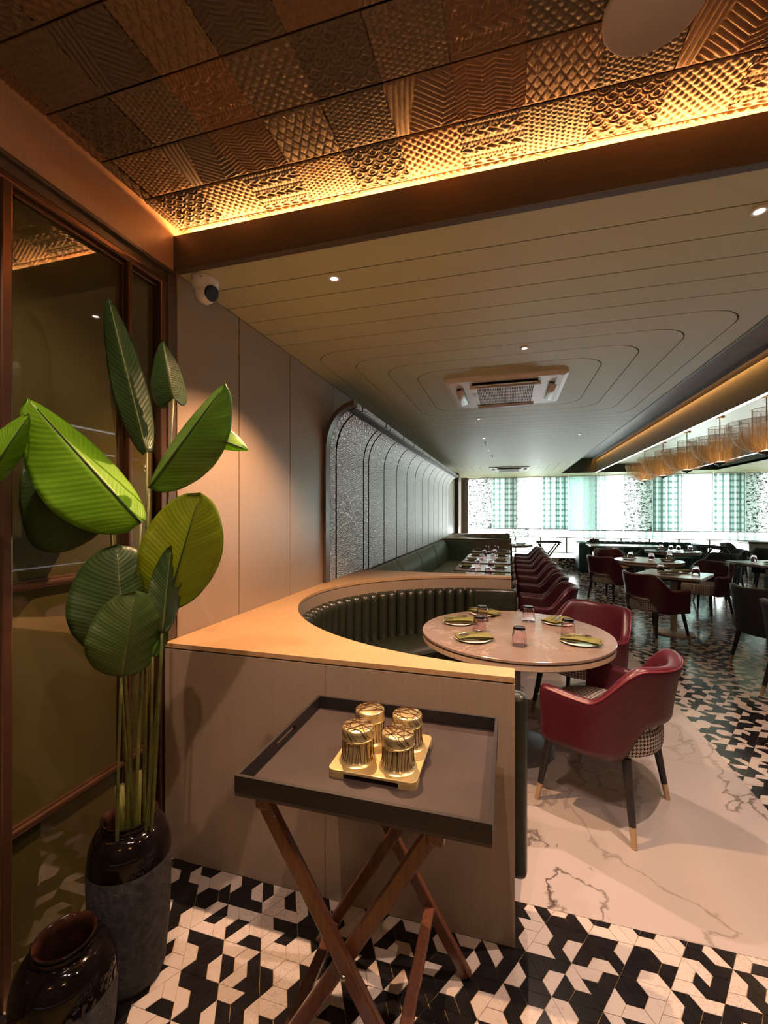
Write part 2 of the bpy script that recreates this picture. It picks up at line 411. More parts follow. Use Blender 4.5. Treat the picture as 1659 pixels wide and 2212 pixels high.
for i, (pp, col) in enumerate(tiles):
    x_ = sum(p[0] for p in pp) / len(pp); y_ = sum(p[1] for p in pp) / len(pp)
    u, v, d = proj((x_, y_, 0))
    s_ = area(pp) / d ** 3 if (d > 0.3 and -30 < u < 1690 and v < 2240 and not (x_ < -0.85 and y_ < 1.2)) else 0
    scored.append((s_, i))
scored.sort(reverse=True); pick = set(i for s_, i in scored[:300] if s_ > 0)
rest = MB()
for i, (pp, col) in enumerate(tiles):
    if i in pick:
        cx = sum(p[0] for p in pp) / len(pp); cy = sum(p[1] for p in pp) / len(pp)
        MB().prism(pp, -0.004, 0.0).build('tile', 'tile_white' if col else 'tile_black', floor)
    else:
        k = len(pp)
        if sum(p[1] for p in pp) / k < 4: rest.prism(pp, -0.004, 0.0, col)
        else: rest.add([(p[0], p[1], 0) for p in pp], [tuple(range(k))], col)
tag(rest.build('tile_field', ['tile_black', 'tile_white'], floor), kind='stuff')

# ------------------------------------------------------------------ left wall with laminate panels and curved panels
wall = struct(rbox(-1.62, -1.425, 1.58, FAR + 0.2, 0, 3.0).build('wall_left', 'groove'))
def zpanel(y0, y1, z0, z1, x0=-1.428, x1=WX, mat='laminate', name='panel'):
    return rbox(x0, x1, y0 + 0.004, y1 - 0.004, z0, z1).build(name, mat, wall, bevel=0.002)
for y0, y1 in ((1.585, 2.045), (2.045, 2.616), (2.616, 3.355), (3.355, 4.0), (4.0, 4.9), (4.9, 5.8), (5.8, 6.7), (6.7, 7.6), (7.6, 8.5), (8.5, 9.4), (9.4, 10.35), (10.35, 11.3), (11.3, 12.2), (12.2, 13.39)):
    zpanel(y0, y1, 0.0, 2.498)
prof = [(-1.375, 0.88)] + [(-1.375, 1.4), (-1.375, 1.93)]
for k in range(1, 15):
    a = PI / 2 * k / 14; prof.append((-1.145 - 0.23 * math.cos(a), 1.93 + 0.34 * math.sin(a)))
prof += [(-1.145, 2.31)]
back = [(-1.165, 2.31), (-1.165, 2.288)] + [(-1.165 - 0.23 * math.cos(PI / 2 * k / 14), 1.945 + 0.34 * math.sin(PI / 2 * k / 14)) for k in range(13, 0, -1)] + [(-1.395, 1.4), (-1.395, 0.88)]
def curved(y0, y1, name='curved_panel', mat='maze_paper', pr=None):
    pr = pr or prof + back; k = len(pr); m = MB()
    m.add([(x, y0, z) for x, z in pr] + [(x, y1, z) for x, z in pr],
          [tuple(range(k)), tuple(reversed(range(k, 2 * k)))] + [(i, k + i, k + (i + 1) % k, (i + 1) % k) for i in range(k)])
    m.m[0] = m.m[1] = 1
    return m.build(name, [mat, 'black_plastic' if name == 'curved_panel' else mat], wall, angle=35)
js = [3.215, 3.355, 4.061, 4.22, 4.79, 5.367, 5.947, 6.50, 7.075, 7.645, 8.205, 8.763, 9.31, 9.883, 10.28]
for a, b in zip(js[:-1], js[1:]): curved(a + 0.015, b - 0.015)
# dark core seen in the joints, and the brown end board with the same curved outline
core = [(x - 0.0175, z - 0.008) for x, z in prof] + back
curved(3.23, 10.27, 'joint_backing', 'black_plastic', core)
endp = [(x + 0.002, z) for x, z in prof] + [(-1.155, 2.31)] + [(-1.155 - 0.245 * math.cos(PI / 2 * k / 14), 1.93 + 0.37 * math.sin(PI / 2 * k / 14)) for k in range(13, 5, -1)] + [(WX, 2.05), (WX, 0.88)]
curved(3.14, 3.223, 'end_board', 'laminate_dark', endp)
rbox(-1.40, -1.30, 11.75, 12.0, 0, 2.5).build('pilaster', 'laminate_dark', wall, bevel=0.004)
struct(rbox(-1.62, RIGHT, FAR + 0.10, FAR + 0.2, 2.42, 3.0).build('wall_far', 'plaster'))
struct(rbox(RIGHT, RIGHT + 0.15, BACK, FAR + 0.2, 0, 3.1).build('wall_right', 'plaster'))
struct(rbox(-1.62, RIGHT + 0.15, BACK - 0.15, BACK, 0, 3.1).build('wall_back', 'plaster'))
struct(rbox(-1.62, -1.46, BACK, 1.58, 0, 3.0).build('wall_side', 'groove'))

# ------------------------------------------------------------------ glazed partition on the left
part_ = struct(rbox(-1.465, -1.452, BACK, 1.575, 0, 2.5).build('window_1', 'frame_dark'))
def pane(y0, y1, z0, z1): rbox(-1.452, -1.440, y0, y1, z0, z1).build('pane', 'olive_glass', part_)
rails = [0.03, 0.485, 1.225, 2.425]
muls = [-0.55, 0.18, 0.918, 1.350, 1.50]
for a, b in zip(muls[:-1], muls[1:]):
    for z0, z1 in zip(rails[:-1], rails[1:]): pane(a + 0.006, b - 0.006, z0 + 0.006, z1 - 0.006)
for y in muls[:-1]:
    wdt = 0.034 if y < 1.2 else 0.022
    m = rbox(-1.452, -1.405, y - wdt / 2, y + wdt / 2, 0, 2.425); m.build('mullion', 'frame_metal', part_, bevel=0.006)
    rbox(-1.452, -1.425, y - wdt / 2 - 0.008, y + wdt / 2 + 0.008, 0, 2.425).build('mullion_bead', 'frame_metal', part_, bevel=0.003)
for z, hgt in ((0.485, 0.022), (1.225, 0.020)):
    rbox(-1.452, -1.418, BACK, 1.50, z - hgt / 2, z + hgt / 2).build('rail', 'frame_metal', part_, bevel=0.006)
    rbox(-1.452, -1.430, BACK, 1.50, z - hgt / 2 - 0.006, z + hgt / 2 + 0.006).build('rail_bead', 'frame_metal', part_, bevel=0.002)
rbox(-1.452, -1.404, BACK, 1.55, 2.415, 2.445).build('head_rail', 'frame_metal', part_, bevel=0.008, segs=3)
rbox(-1.452, -1.424, BACK, 1.55, 2.400, 2.415).build('head_bead', 'frame_metal', part_, bevel=0.004)
rbox(-1.452, -1.412, BACK, 1.575, 2.445, 2.480).build('head_trim', 'frame_dark', part_, bevel=0.002)
rbox(-1.452, -1.395, BACK, 1.578, 2.480, 2.494).build('head_lip', 'frame_dark', part_, bevel=0.002)
rbox(-1.452, -1.404, 1.50, 1.535, 0, 2.425).build('jamb', 'frame_metal', part_, bevel=0.006)
rbox(-1.452, -1.398, 1.535, 1.580, 0, 2.48).build('jamb_board', 'frame_dark', part_, bevel=0.003)
rbox(-1.452, -1.425, BACK, 1.50, 0.0, 0.030).build('bottom_rail', 'frame_metal', part_, bevel=0.004)
struct(rbox(-1.46, WX, BACK, 1.90, 2.494, 2.90).build('trim_1', 'laminate_copper'))

# ------------------------------------------------------------------ woven ceiling (entry) and cove
ZW = 2.695
wce = struct(rbox(-1.62, RIGHT, BACK, 1.95, ZW + 0.022, ZW + 0.2).build('ceiling.001', 'groove'))
NG = 60
uu, vv = np.meshgrid(np.linspace(0, 1, NG), np.linspace(0, 1, NG), indexing='ij')
def tri(x): return np.abs((x % 1.0) - 0.5) * 2
def relief(k):
    u, v = uu, vv
    if k == 0:    # diagonal knots
        a, b = (u + v) * 6.5, (u - v) * 6.5; return np.clip(np.abs(np.sin(PI * a) * np.sin(PI * b)) ** 0.6, 0, 1)
    if k == 1:    # scallops
        r_ = np.floor(v * 7); x_ = (u * 4 + 0.5 * (r_ % 2)) % 1 - 0.5; y_ = (v * 7) % 1; d = np.hypot(x_ * 1.7, y_); return 0.5 + 0.5 * np.cos(d * 2 * PI * 2.2)
    if k == 2:    # lattice
        a = tri((u * 1.6 + v) * 4); b = tri((u * 1.6 - v) * 4); c_ = tri(u * 6.4); return 1 - np.clip(np.maximum(np.maximum(a, b), c_) * 5 - 4, 0, 1) * 0.9
    if k == 3:    # herringbone
        col = np.floor(u * 5); s_ = np.where(col % 2 == 0, 1, -1); return 0.5 + 0.5 * np.sin(2 * PI * (v * 14 + s_ * u * 6))
    if k == 4:    # fan of straight ribs in blocks
        bu = np.floor(u * 2 + v * 0.6); bv = np.floor(v * 2.4); an = ((bu * 2 + bv * 3) % 3) * PI / 3 + 0.2; return 0.5 + 0.5 * np.sin(2 * PI * 12 * (u * np.cos(an) + v * np.sin(an)))
    if k == 5:    # small bumps
        return np.abs(np.sin(PI * u * 12) * np.sin(PI * (v * 12 + 0.5 * (np.floor(u * 12) % 2)))) ** 0.7
    if k == 6:    # bands of stitches
        band = np.floor(v * 6); s1 = 0.5 + 0.5 * np.sin(2 * PI * (u * 16 + v * 5)); s2 = 0.5 + 0.5 * np.sin(2 * PI * (u * 5 + np.sin(v * 36) * 0.4)); return np.where(band % 2 == 0, s1, s2) * np.clip(tri(v * 6) * 3, 0.15, 1)
    # fine basket
    return 0.5 + 0.25 * np.sin(2 * PI * u * 24) + 0.25 * np.sin(2 * PI * (v * 10 + 0.5 * np.sin(2 * PI * u * 12)))
wm = {}
def weave_mesh(k, ci):
    if (k, ci) in wm: return wm[(k, ci)]
    h = relief(k) * 0.0055; edge = np.minimum(np.minimum(vv, 1 - vv) * 40, 1)
    X_ = (uu - 0.5) * 0.1995; Y_ = (vv - 0.5) * 0.186; Z_ = -h * edge
    m = MB(); m.v = [tuple(q) for q in np.stack([X_, Y_, Z_], -1).reshape(-1, 3)]
    m.f = [(i * NG + j, i * NG + j + 1, (i + 1) * NG + j + 1, (i + 1) * NG + j) for i in range(NG - 1) for j in range(NG - 1)]; m.m = [0] * len(m.f)
    o = len(m.v); m.v += [(-.09975, -.093, .022), (.09975, -.093, .022), (.09975, .093, .022), (-.09975, .093, .022)]
    cs = [0, (NG - 1) * NG, NG * NG - 1, NG - 1]
    m.f += [(cs[q], cs[(q + 1) % 4], o + (q + 1) % 4, o + q) for q in range(4)] + [(o, o + 1, o + 2, o + 3)]; m.m += [0] * 5
    wm[(k, ci)] = m.mesh('woven_panel', 'weave_%d' % ci, smooth=True); return wm[(k, ci)]
rowpat = {0: [0, 6, 5, 1], 1: [3, 2, 5, 4], 2: [0, 1, 5, 6], 3: [7, 4, 2, 3]}
prevc = 0
for r_ in range(-4, 6):
    yc = 1.022 + 0.1915 * (r_ + 0.5)
    if yc > 1.92: continue
    for q in range(0, 15):
        xc = -1.455 + 0.2 * q + (0.0 if r_ % 2 else -0.0)
        k = rowpat[(r_ + 8) % 4][(q * (1 if r_ % 2 else 3) + r_ + 8) % 4]
        ci = R.choice([x for x in (0, 1, 2, 3, 4, 0, 3) if x != prevc]); prevc = ci
        if r_ == -5: continue
        inst('woven_panel', weave_mesh(k, ci), wce, (xc + 0.0, yc, ZW))
fas = struct(rbox(WX, RIGHT, 1.565, 1.600, 2.497, 2.648).build('trim_2', 'laminate_dark', bevel=0.002))
struct(rbox(WX, RIGHT, 1.600, 1.95, 2.56, 2.630).build('trim_3', 'laminate_dark'))
led = rbox(WX + 0.01, 4.0, 1.650, 1.668, 2.630, 2.645).build('light_strip', 'led_amber')
tag(led, 'warm amber light strip hidden in the cove below the woven ceiling', 'light strip')

# ------------------------------------------------------------------ green planked ceiling
XE = 1.346; XR = 4.90
cel = struct(MB().box(-1.62, XE, 1.60, FAR + 0.2, ZC + 0.012, ZC + 0.05).box(XE, XR, 12.55, FAR + 0.2, ZC + 0.012, ZC + 0.05)
             .box(XR, RIGHT, 1.60, FAR + 0.2, ZC + 0.012, ZC + 0.05).box(XE, XR, 1.60, 1.95, ZC + 0.012, ZC + 0.05).build('ceiling', 'groove'))
G = 0.0028
def plank(x0, x1, y0, y1): MB().box(x0, x1, y0 + G, y1 - G, ZC, ZC + 0.012).build('plank', 'ceiling_green', cel)
PITCH = 0.1868
def planks(y0, y1, x0=WX, x1=XE):
    k = max(1, round((y1 - y0) / PITCH)); d = (y1 - y0) / k
    for i in range(k): plank(x0, x1, y0 + i * d, y0 + (i + 1) * d)
def rrect(cx, cy, hx, hy, r, seg=8):
    pts = []
    for sx, sy, a0 in ((1, 1, 0), (-1, 1, 90), (-1, -1, 180), (1, -1, 270)):
        for k in range(seg + 1):
            a = math.radians(a0 + 90 * k / seg); pts.append((cx + sx * (hx - r) + r * math.cos(a), cy + sy * (hy - r) + r * math.sin(a)))
    return pts
def ring(outer, inner, name='plank'):
    k = len(outer); m = MB(); vs_ = [(p[0], p[1], z) for z in (ZC, ZC + 0.012) for lp in (outer, inner) for p in lp]
    fs = []
    for i in range(k):
        j = (i + 1) % k
        fs += [(i, j, k + j, k + i), (2 * k + i, 3 * k + i, 3 * k + j, 2 * k + j), (i, 2 * k + i, 2 * k + j, j), (k + i, k + j, 3 * k + j, 3 * k + i)]
    m.add(vs_, fs); m.build(name, 'ceiling_green', cel)
def rings(cx, cy):
    hs = [0.665, 0.853, 1.045, 1.235]; ys = []
    for k in range(3):
        ring(rrect(cx, cy, hs[k + 1] - G, hs[k + 1] - G, 0.21), rrect(cx, cy, hs[k] + G, hs[k] + G, 0.21))
    MB().prism(rrect(cx, cy, hs[0] - G, hs[0] - G, 0.21), ZC, ZC + 0.012).build('plank', 'ceiling_green', cel)
    y0, y1 = cy - hs[3] - PITCH, cy + hs[3] + PITCH
    o = rrect(cx, cy, hs[3] + G, hs[3] + G, 0.21); k = len(o)      # surround out to the wall and the recess edge
    pts_o = [(min(max(WX, (WX if p[0] < cx - 0.5 else XE if p[0] > cx + 0.5 else p[0])), XE), (y0 + G if p[1] < cy else y1 - G)) for p in o]
    ring(pts_o, o); return y0, y1
AC1 = (-0.035, 3.885); AC2 = (0.0, 10.85)
a0, a1 = rings(*AC1); b0, b1 = rings(*AC2)
planks(1.60, a0); planks(a1, b0); planks(b1, FAR + 0.1)
rbox(XE, XR, 12.55, FAR + 0.1, ZC, ZC + 0.012).build('plank', 'ceiling_green', cel)
planks(1.60, FAR + 0.1, XR, RIGHT)
rbox(XE, XR, 1.60, 1.95, ZC, ZC + 0.012).build('plank', 'ceiling_green', cel)
# recess with raft
Z2 = 2.88
rbox(XE - 0.02, XR + 0.02, 1.93, 12.6, Z2, Z2 + 0.03).build('recess_top', 'coffer_top', cel)
rbox(XE - 0.018, XE, 1.95, 12.55, ZC - 0.003, Z2).build('recess_side', 'coffer_dark', cel)
rbox(XR, XR + 0.018, 1.95, 12.55, ZC - 0.003, Z2).build('recess_side', 'coffer_dark', cel)
rbox(XE, XR, 12.532, 12.55, ZC - 0.003, Z2).build('recess_end', 'coffer_dark', cel)
rbox(XE, XR, 1.95, 1.965, ZC - 0.003, Z2).build('recess_end', 'coffer_dark', cel)
XA, XB = 2.17, 4.20
rbox(XA, XA + 0.03, 2.2, 12.53, ZC, Z2 - 0.07).build('raft_side', 'coffer_dark', cel)
rbox(XB - 0.03, XB, 2.2, 12.53, ZC, Z2 - 0.07).build('raft_side', 'coffer_dark', cel)
rbox(XA + 0.03, XB - 0.03, 2.2, 2.23, ZC, Z2 - 0.07).build('raft_side', 'coffer_dark', cel)
for y0, y1 in ((2.23, 4.8), (4.8, 7.37), (7.37, 9.94), (9.94, 12.53)):
    rbox(XA + 0.03, XB - 0.03, y0 + 0.002, y1 - 0.002, 2.70, 2.72).build('raft_panel', 'gold_panel', cel)
for xx, side in ((XA, 'window-lit edge nearest the camera'), (XB, 'far edge')):
    tag(rbox(xx - 0.002 if xx == XA else xx - 0.022, xx + 0.022 if xx == XA else xx + 0.002, 2.2, 12.52, ZC - 0.010, ZC).build('led_profile', 'led_white'),
        'thin white light profile along the %s of the hanging ceiling raft' % side.replace('window-lit ', ''), 'light strip')
rbox(XA - 0.075, XA - 0.065, 2.1, 12.5, Z2 - 0.05, Z2).build('light_lip', 'coffer_top', cel)
tag(rbox(XA - 0.06, XA - 0.045, 2.2, 12.45, Z2 - 0.012, Z2 - 0.002).build('light_strip', 'led_amber_soft'), 'amber light strip along the top of the ceiling raft side', 'light strip')

# ------------------------------------------------------------------ window wall
win = struct(rbox(-1.42, RIGHT, FAR + 0.02, FAR + 0.10, 0.20, 0.30).build('window_2', 'frame_dark'))
BW = 0.70
xs = [-1.22 + BW * k for k in range(15)]
for k, x in enumerate(xs):
    rbox(x - 0.02, x + 0.02, FAR + 0.03, FAR + 0.09, 0.30, 2.50).build('mullion', 'frame_dark', win)
    if k: rbox(xs[k - 1] + 0.02, x - 0.02, FAR + 0.055, FAR + 0.065, 0.30, 2.50).build('pane', 'window_glass', win)
rbox(-1.42, -1.24, FAR + 0.03, FAR + 0.09, 0.3, 2.5).build('frame_post', 'frame_dark', win)
rbox(xs[-1], RIGHT, FAR + 0.03, FAR + 0.09, 0.3, 2.5).build('frame_post', 'frame_dark', win)
ledge = struct(rbox(-1.42, RIGHT, 12.05, FAR + 0.02, 0, 0.28).build('trim_4', 'kerb_white', bevel=0.006))
# tiled patch on the ledge face
for r_ in range(6):
    for q in range(9):
        if R.random() < 0.5:
            x_ = 1.22 + q * 0.045 + (r_ % 2) * 0.02; MB().prism([(x_, 0), (x_ + 0.05, 0), (x_ + 0.035, 0.04), (x_ + 0.01, 0.04)], 0, 0.003)
            m = MB(); z_ = 0.02 + r_ * 0.042
            m.add([(x_, 12.048, z_), (x_ + 0.055, 12.048, z_), (x_ + 0.04, 12.048, z_ + 0.038), (x_ + 0.008, 12.048, z_ + 0.038),
                   (x_, 12.051, z_), (x_ + 0.055, 12.051, z_), (x_ + 0.04, 12.051, z_ + 0.038), (x_ + 0.008, 12.051, z_ + 0.038)],
                  [(0, 1, 2, 3), (4, 7, 6, 5), (0, 4, 5, 1), (1, 5, 6, 2), (2, 6, 7, 3), (3, 7, 4, 0)])
            m.build('tile', 'tile_black', ledge)
ORD = ['first', 'second', 'third', 'fourth', 'fifth', 'sixth', 'seventh', 'eighth', 'ninth', 'tenth', 'eleventh', 'twelfth', 'thirteenth', 'fourteenth', 'fifteenth']
kinds = ['leaf', 'plaid', 'white', 'plaid', 'teal', 'white', 'leaf', 'plaid', 'teal', 'plaid', 'leaf', 'plaid', 'white', 'plaid']
desc = {'leaf': 'pale roller blind with a grey leaf print', 'plaid': 'translucent green plaid roller blind', 'teal': 'sea-green speckled roller blind', 'white': 'sheer white roller blind'}
def blind(name, x0, x1, y, z0, kind, label, group):
    t = thing(name, label, 'blind', ((x0 + x1) / 2, y, z0), 0, group); w_ = x1 - x0
    rbox(-w_ / 2, w_ / 2, -0.001, 0.001, 0.012, 2.47 - z0).build('fabric', 'blind_' + kind, t)
    rbox(-w_ / 2, w_ / 2, -0.006, 0.006, 0, 0.022).build('hem_bar', 'frame_dark', t)
    for s_ in (-1, 1): rbox(s_ * w_ / 2 - 0.005, s_ * w_ / 2 + 0.005, -0.002, 0.002, 0.02, 2.46 - z0).build('side_hem', 'base_metal', t)
    MB().tube([(-w_ / 2, 0, 2.475 - z0), (w_ / 2, 0, 2.475 - z0)], 0.018, 8).build('roller', 'white_plastic', t)
for k in range(13):
    hem = 0.965 if k < 4 else 0.935
    blind('roller_blind', -1.17 + BW * k, -1.17 + BW * k + 0.672, FAR - 0.10, hem, kinds[k],
          '%s, %s long blind from the left wall' % (desc[kinds[k]], ORD[k]), 'long roller blinds at the window wall')
for k in range(12):
    kd = ['white', 'leaf', 'white', 'teal', 'plaid', 'white', 'plaid', 'white', 'white', 'plaid', 'white', 'plaid'][k]
    blind('roller_blind', -0.82 + BW * k, -0.82 + BW * k + 0.672, FAR - 0.03, 0.715, kd,
          '%s hanging lower behind, %s from the left' % (desc[kd], ORD[k]), 'rear roller blinds against the glass')

# ------------------------------------------------------------------ ceiling fittings
def spot(parent, loc, energy, size=95, blend=0.5, col=WARM, rad=0.010, target=None):
    d = bpy.data.lights.new('lamp', 'SPOT'); d.energy = energy; d.color = col; d.spot_size = math.radians(size); d.spot_blend = blend; d.shadow_soft_size = rad
    o = bpy.data.objects.new('lamp', d); C.objects.link(o); o.location = loc
    if target is not None: o.rotation_euler = (Vector(target) - Vector(loc)).to_track_quat('-Z', 'Y').to_euler()
    o.parent = parent; return o
ringm = MB().lathe([(0.028, -0.004), (0.042, -0.004), (0.046, 0.0), (0.046, 0.006), (0.030, 0.006)], 28, closed=True).mesh('trim_ring', 'white_plastic', smooth=True)
lensm = MB().lathe([(0.0005, -0.001), (0.018, -0.001), (0.027, 0.004)], 24).mesh('lens', 'lens', smooth=True)
def downlight(x, y, z, label, energy=0, **kw):
    t = thing('downlight', label, 'ceiling light', (x, y, z), 0, 'recessed ceiling downlights')
    a_ = inst('trim_ring', ringm, t, (0, 0, -0.002)); b_ = inst('lens', lensm, t, (0, 0, -0.002)); a_.scale = b_.scale = (0.6, 0.6, 0.6)
    if energy:
        tg = kw.pop('target', None); tg = None if tg is None else (tg[0] - x, tg[1] - y, tg[2] - z)
        spot(t, (0, 0, -0.015), energy, target=tg, **kw)
    return t
downlight(-0.754, 1.817, ZC, 'lit recessed downlight in the green ceiling above the wooden booth end', 115, size=112, col=(1.0, 0.56, 0.30))
downlight(0.836, 1.818, ZC, 'lit recessed downlight at the right edge of the picture', 85, size=105)
downlight(0.094, 2.926, ZC, 'lit recessed downlight above the round marble table, beside the air conditioner', 64, size=100)
downlight(-0.33, 5.0, ZC, 'recessed downlight just beyond the near air conditioner', 14)
downlight(0.908, 6.35, ZC, 'recessed downlight near the ceiling recess', 12)
downlight(-0.345, 6.332, ZC, 'small recessed downlight halfway to the far air conditioner', 10)
downlight(-0.343, 7.6, ZC, 'small recessed downlight over the banquette row', 10)
downlight(0.55, 9.2, ZC, 'recessed downlight in front of the far air conditioner', 8)
# entry lights in the woven ceiling, behind and above the viewpoint
downlight(-0.15, 0.45, ZW - 0.008, 'downlight in the woven ceiling over the entry tiles', 36, size=90, blend=0.25, target=(-0.25, 0.9, 0))
downlight(0.95, 0.75, ZW - 0.008, 'downlight in the woven ceiling over the right entry tiles', 26, size=80, blend=0.2, target=(0.7, 1.6, 0))
downlight(-0.75, 0.55, ZW - 0.008, 'downlight in the woven ceiling over the plant', 40, size=100, target=(-0.95, 1.0, 0.4))

def make_ac(label, loc):
    t = thing('air_conditioner', label, 'air conditioner', loc, 0, 'ceiling air conditioners')
    s = 0.462
    p = rrect(0, 0, s, s, 0.05, 3); q = [(x * 0.93, y * 0.93) for x, y in p]; k = len(p)
    m = MB(); m.add([(x, y, 0.0) for x, y in p] + [(x, y, -0.014) for x, y in p] + [(x, y, -0.028) for x, y in q],
                    [tuple(range(k))] + [(i, (i + 1) % k, k + (i + 1) % k, k + i) for i in range(k)] + [(k + i, k + (i + 1) % k, 2 * k + (i + 1) % k, 2 * k + i) for i in range(k)] + [tuple(reversed(range(2 * k, 3 * k)))])
    m.build('panel', 'white_plastic', t)
    rbox(-0.262, 0.262, -0.262, 0.262, -0.032, -0.027).build('grille_backing', 'black_plastic', t)
    g = MB()
    for i in range(35): x = -0.225 + 0.45 * i / 34; g.box(x - 0.0026, x + 0.0026, -0.262, 0.262, -0.041, -0.031)
    for i in range(6): y = -0.255 + 0.51 * i / 5; g.box(-0.262, 0.262, y - 0.008, y + 0.008, -0.042, -0.031)
    g.box(-0.275, -0.225, -0.27, 0.27, -0.043, -0.029).box(0.225, 0.275, -0.27, 0.27, -0.043, -0.029)
    g.build('grille', 'white_plastic', t)
    for r_ in range(4):
        a = r_ * PI / 2; cs, sn = math.cos(a), math.sin(a)
        sl = rbox(-0.26, 0.26, 0.325, 0.385, -0.030, -0.026).build('air_slot', 'black_plastic', t); sl.rotation_euler = (0, 0, a)
        lv = MB(); lv.grid([[(x, 0.335, -0.030), (x, 0.362, -0.044), (x, 0.392, -0.050)] for x in (-0.25, 0.0, 0.25)]); lo = lv.build('louvre', 'white_plastic', t, smooth=True); lo.rotation_euler = (0, 0, a)
        so = lo.modifiers.new('s', 'SOLIDIFY'); so.thickness = 0.004
    rbox(-0.268, -0.232, -0.12, -0.03, -0.0445, -0.043).build('display', 'black_plastic', t)
    return t
make_ac('white square air conditioner cassette, the near one with grille facing the booth table', (AC1[0], AC1[1] + 0.01, ZC))
make_ac('white air conditioner cassette far off near the window blinds', (AC2[0], AC2[1], ZC))

# security camera
t = thing('security_camera', 'white dome security camera on the ceiling beside the glass partition', 'camera', (-1.318, 1.668, ZC), 0)
MB().lathe([(0.0005, 0), (0.058, 0), (0.060, -0.012), (0.056, -0.030), (0.046, -0.052), (0.0005, -0.060)], 40).build('base', 'white_plastic', t, smooth=True)
hd = MB().lathe([(0.0005, -0.046), (0.020, -0.043), (0.034, -0.032), (0.043, -0.014), (0.044, 0.006), (0.040, 0.022), (0.028, 0.036), (0.0005, 0.040)], 32).build('camera_ball', 'white_plastic', t, smooth=True, loc=(0, 0, -0.062))
ln = MB().lathe([(0.0005, 0), (0.030, 0.0), (0.034, 0.003), (0.034, 0.016), (0.0005, 0.016)], 28).build('lens_face', 'black_plastic', t, smooth=False, loc=(0.046, -0.006, -0.074))
ln.rotation_euler = Vector((0.90, -0.12, -0.40)).to_track_quat('-Z', 'Y').to_euler()
for a in (-2.0, -1.2):
    rbox(-0.006, 0.006, -0.002, 0.002, -0.0015, 0.0015).build('screw_slot', 'black_plastic', t, loc=(0.058 * math.cos(a), 0.058 * math.sin(a), -0.016)).rotation_euler = (0, 0, a + PI / 2)
# round white disc under the woven ceiling
t = thing('ceiling_disc', 'round pale disc hanging below the woven ceiling at the top edge', 'ceiling light', (0.325, 1.150, 2.62), 0)
MB().lathe([(0.0005, 0), (0.104, 0), (0.109, 0.004), (0.110, 0.012), (0.104, 0.018), (0.0005, 0.018)], 56).build('disc', 'disc_white', t, angle=50)
MB().tube([(0, 0, 0.018), (0, 0, 0.075)], 0.012, 10).build('stem', 'disc_white', t)
# sprinklers
for k, (x, y) in enumerate(((-0.34, 6.75), (-0.30, 8.3))):
    MBs = MB().lathe([(0.0005, -0.03), (0.014, -0.028), (0.014, -0.024), (0.006, -0.02), (0.006, -0.004), (0.030, -0.004), (0.032, 0.0)], 16).build('sprinkler', 'steel', None, smooth=True, loc=(x, y, ZC))
    tag(MBs, 'small sprinkler head in the ceiling, the %s one' % ('nearer' if k == 0 else 'farther'), 'sprinkler', 'sprinkler heads')

# pendants
def pend_prof(r, zt):
    return [(0.055, 0.0)] + [(0.055 + (r - 0.055) * math.sin(PI / 2 * k / 10) ** 0.9, 0.17 * r / 0.35 * 1.5 * (1 - math.cos(PI / 2 * k / 10)) * 1.3) for k in range(1, 11)] + [(r, zt)]
def make_pendant(loc, label, energy=1.0, soft=0.03):
    t = thing('pendant_lamp', label, 'pendant lamp', loc, 0, 'mesh pendant lamps under the raft')
    for nm, r, zt in (('inner_shade', 0.127, 0.46), ('middle_shade', 0.23, 0.345), ('outer_shade', 0.347, 0.275)):
        pr = pend_prof(r, zt)
        s_ = MB().lathe(pr, 40).build(nm, 'mesh_amber', t, smooth=True)
        ho = MB().lathe([(r - 0.002, zt - 0.002), (r + 0.002, zt - 0.002), (r + 0.002, zt + 0.002), (r - 0.002, zt + 0.002)], 40, closed=True).build('hoop', 'brass', s_)
        wr = MB(); nw = 8 if r < 0.15 else 14
        for q in range(nw):
            a = 2 * PI * q / nw; wr.tube([(pr_ * math.cos(a), pr_ * math.sin(a), z_) for pr_, z_ in pr], 0.0016, 4)
        wr.build('wire_cage', 'brass', s_)
    MB().lathe([(0.0005, -0.045), (0.012, -0.044), (0.014, -0.030), (0.045, -0.026), (0.066, -0.012), (0.070, 0.0), (0.055, 0.004)], 24).build('cap', 'base_metal', t, smooth=True)
    MB().lathe([(0.0005, 0.012), (0.035, 0.016), (0.052, 0.005)], 20).build('bulb', 'bulb', t, smooth=True)
    MB().tube([(0, 0, 0.0), (0, 0, 2.70 - loc[2])], 0.006, 8).build('rod', 'brass', t)
    MB().lathe([(0.0005, -0.02), (0.05, -0.02), (0.055, -0.012), (0.055, 0.0)], 24).build('canopy', 'brass', t, smooth=True, loc=(0, 0, 2.70 - loc[2]))
    d = bpy.data.lights.new('lamp', 'POINT'); d.energy = energy; d.color = (1, 0.65, 0.36); d.shadow_soft_size = soft
    o = bpy.data.objects.new('lamp', d); C.objects.link(o); o.parent = t; o.location = (0, 0, 0.08)
make_pendant((0.75, -0.75, 2.0), 'added unseen pendant lamp for warm fill light, behind the viewpoint on the right', 30, 0.06)  # unseen pendant, added behind the viewpoint as warm fill light
make_pendant((-0.55, -1.3, 2.0), 'added unseen pendant lamp for warm fill light, behind the viewpoint on the left', 16, 0.06)  # second added fill lamp, weaker, also out of view
for k, y in enumerate((5.62, 6.70, 7.80, 8.90, 10.0)):
    make_pendant((2.65, y, 2.10), 'amber wire-mesh pendant lamp of nested bowls, %s' % ('cut off by the right edge', 'second from the right', 'middle of the five', 'second from the far end', 'farthest, in front of the blinds')[k])

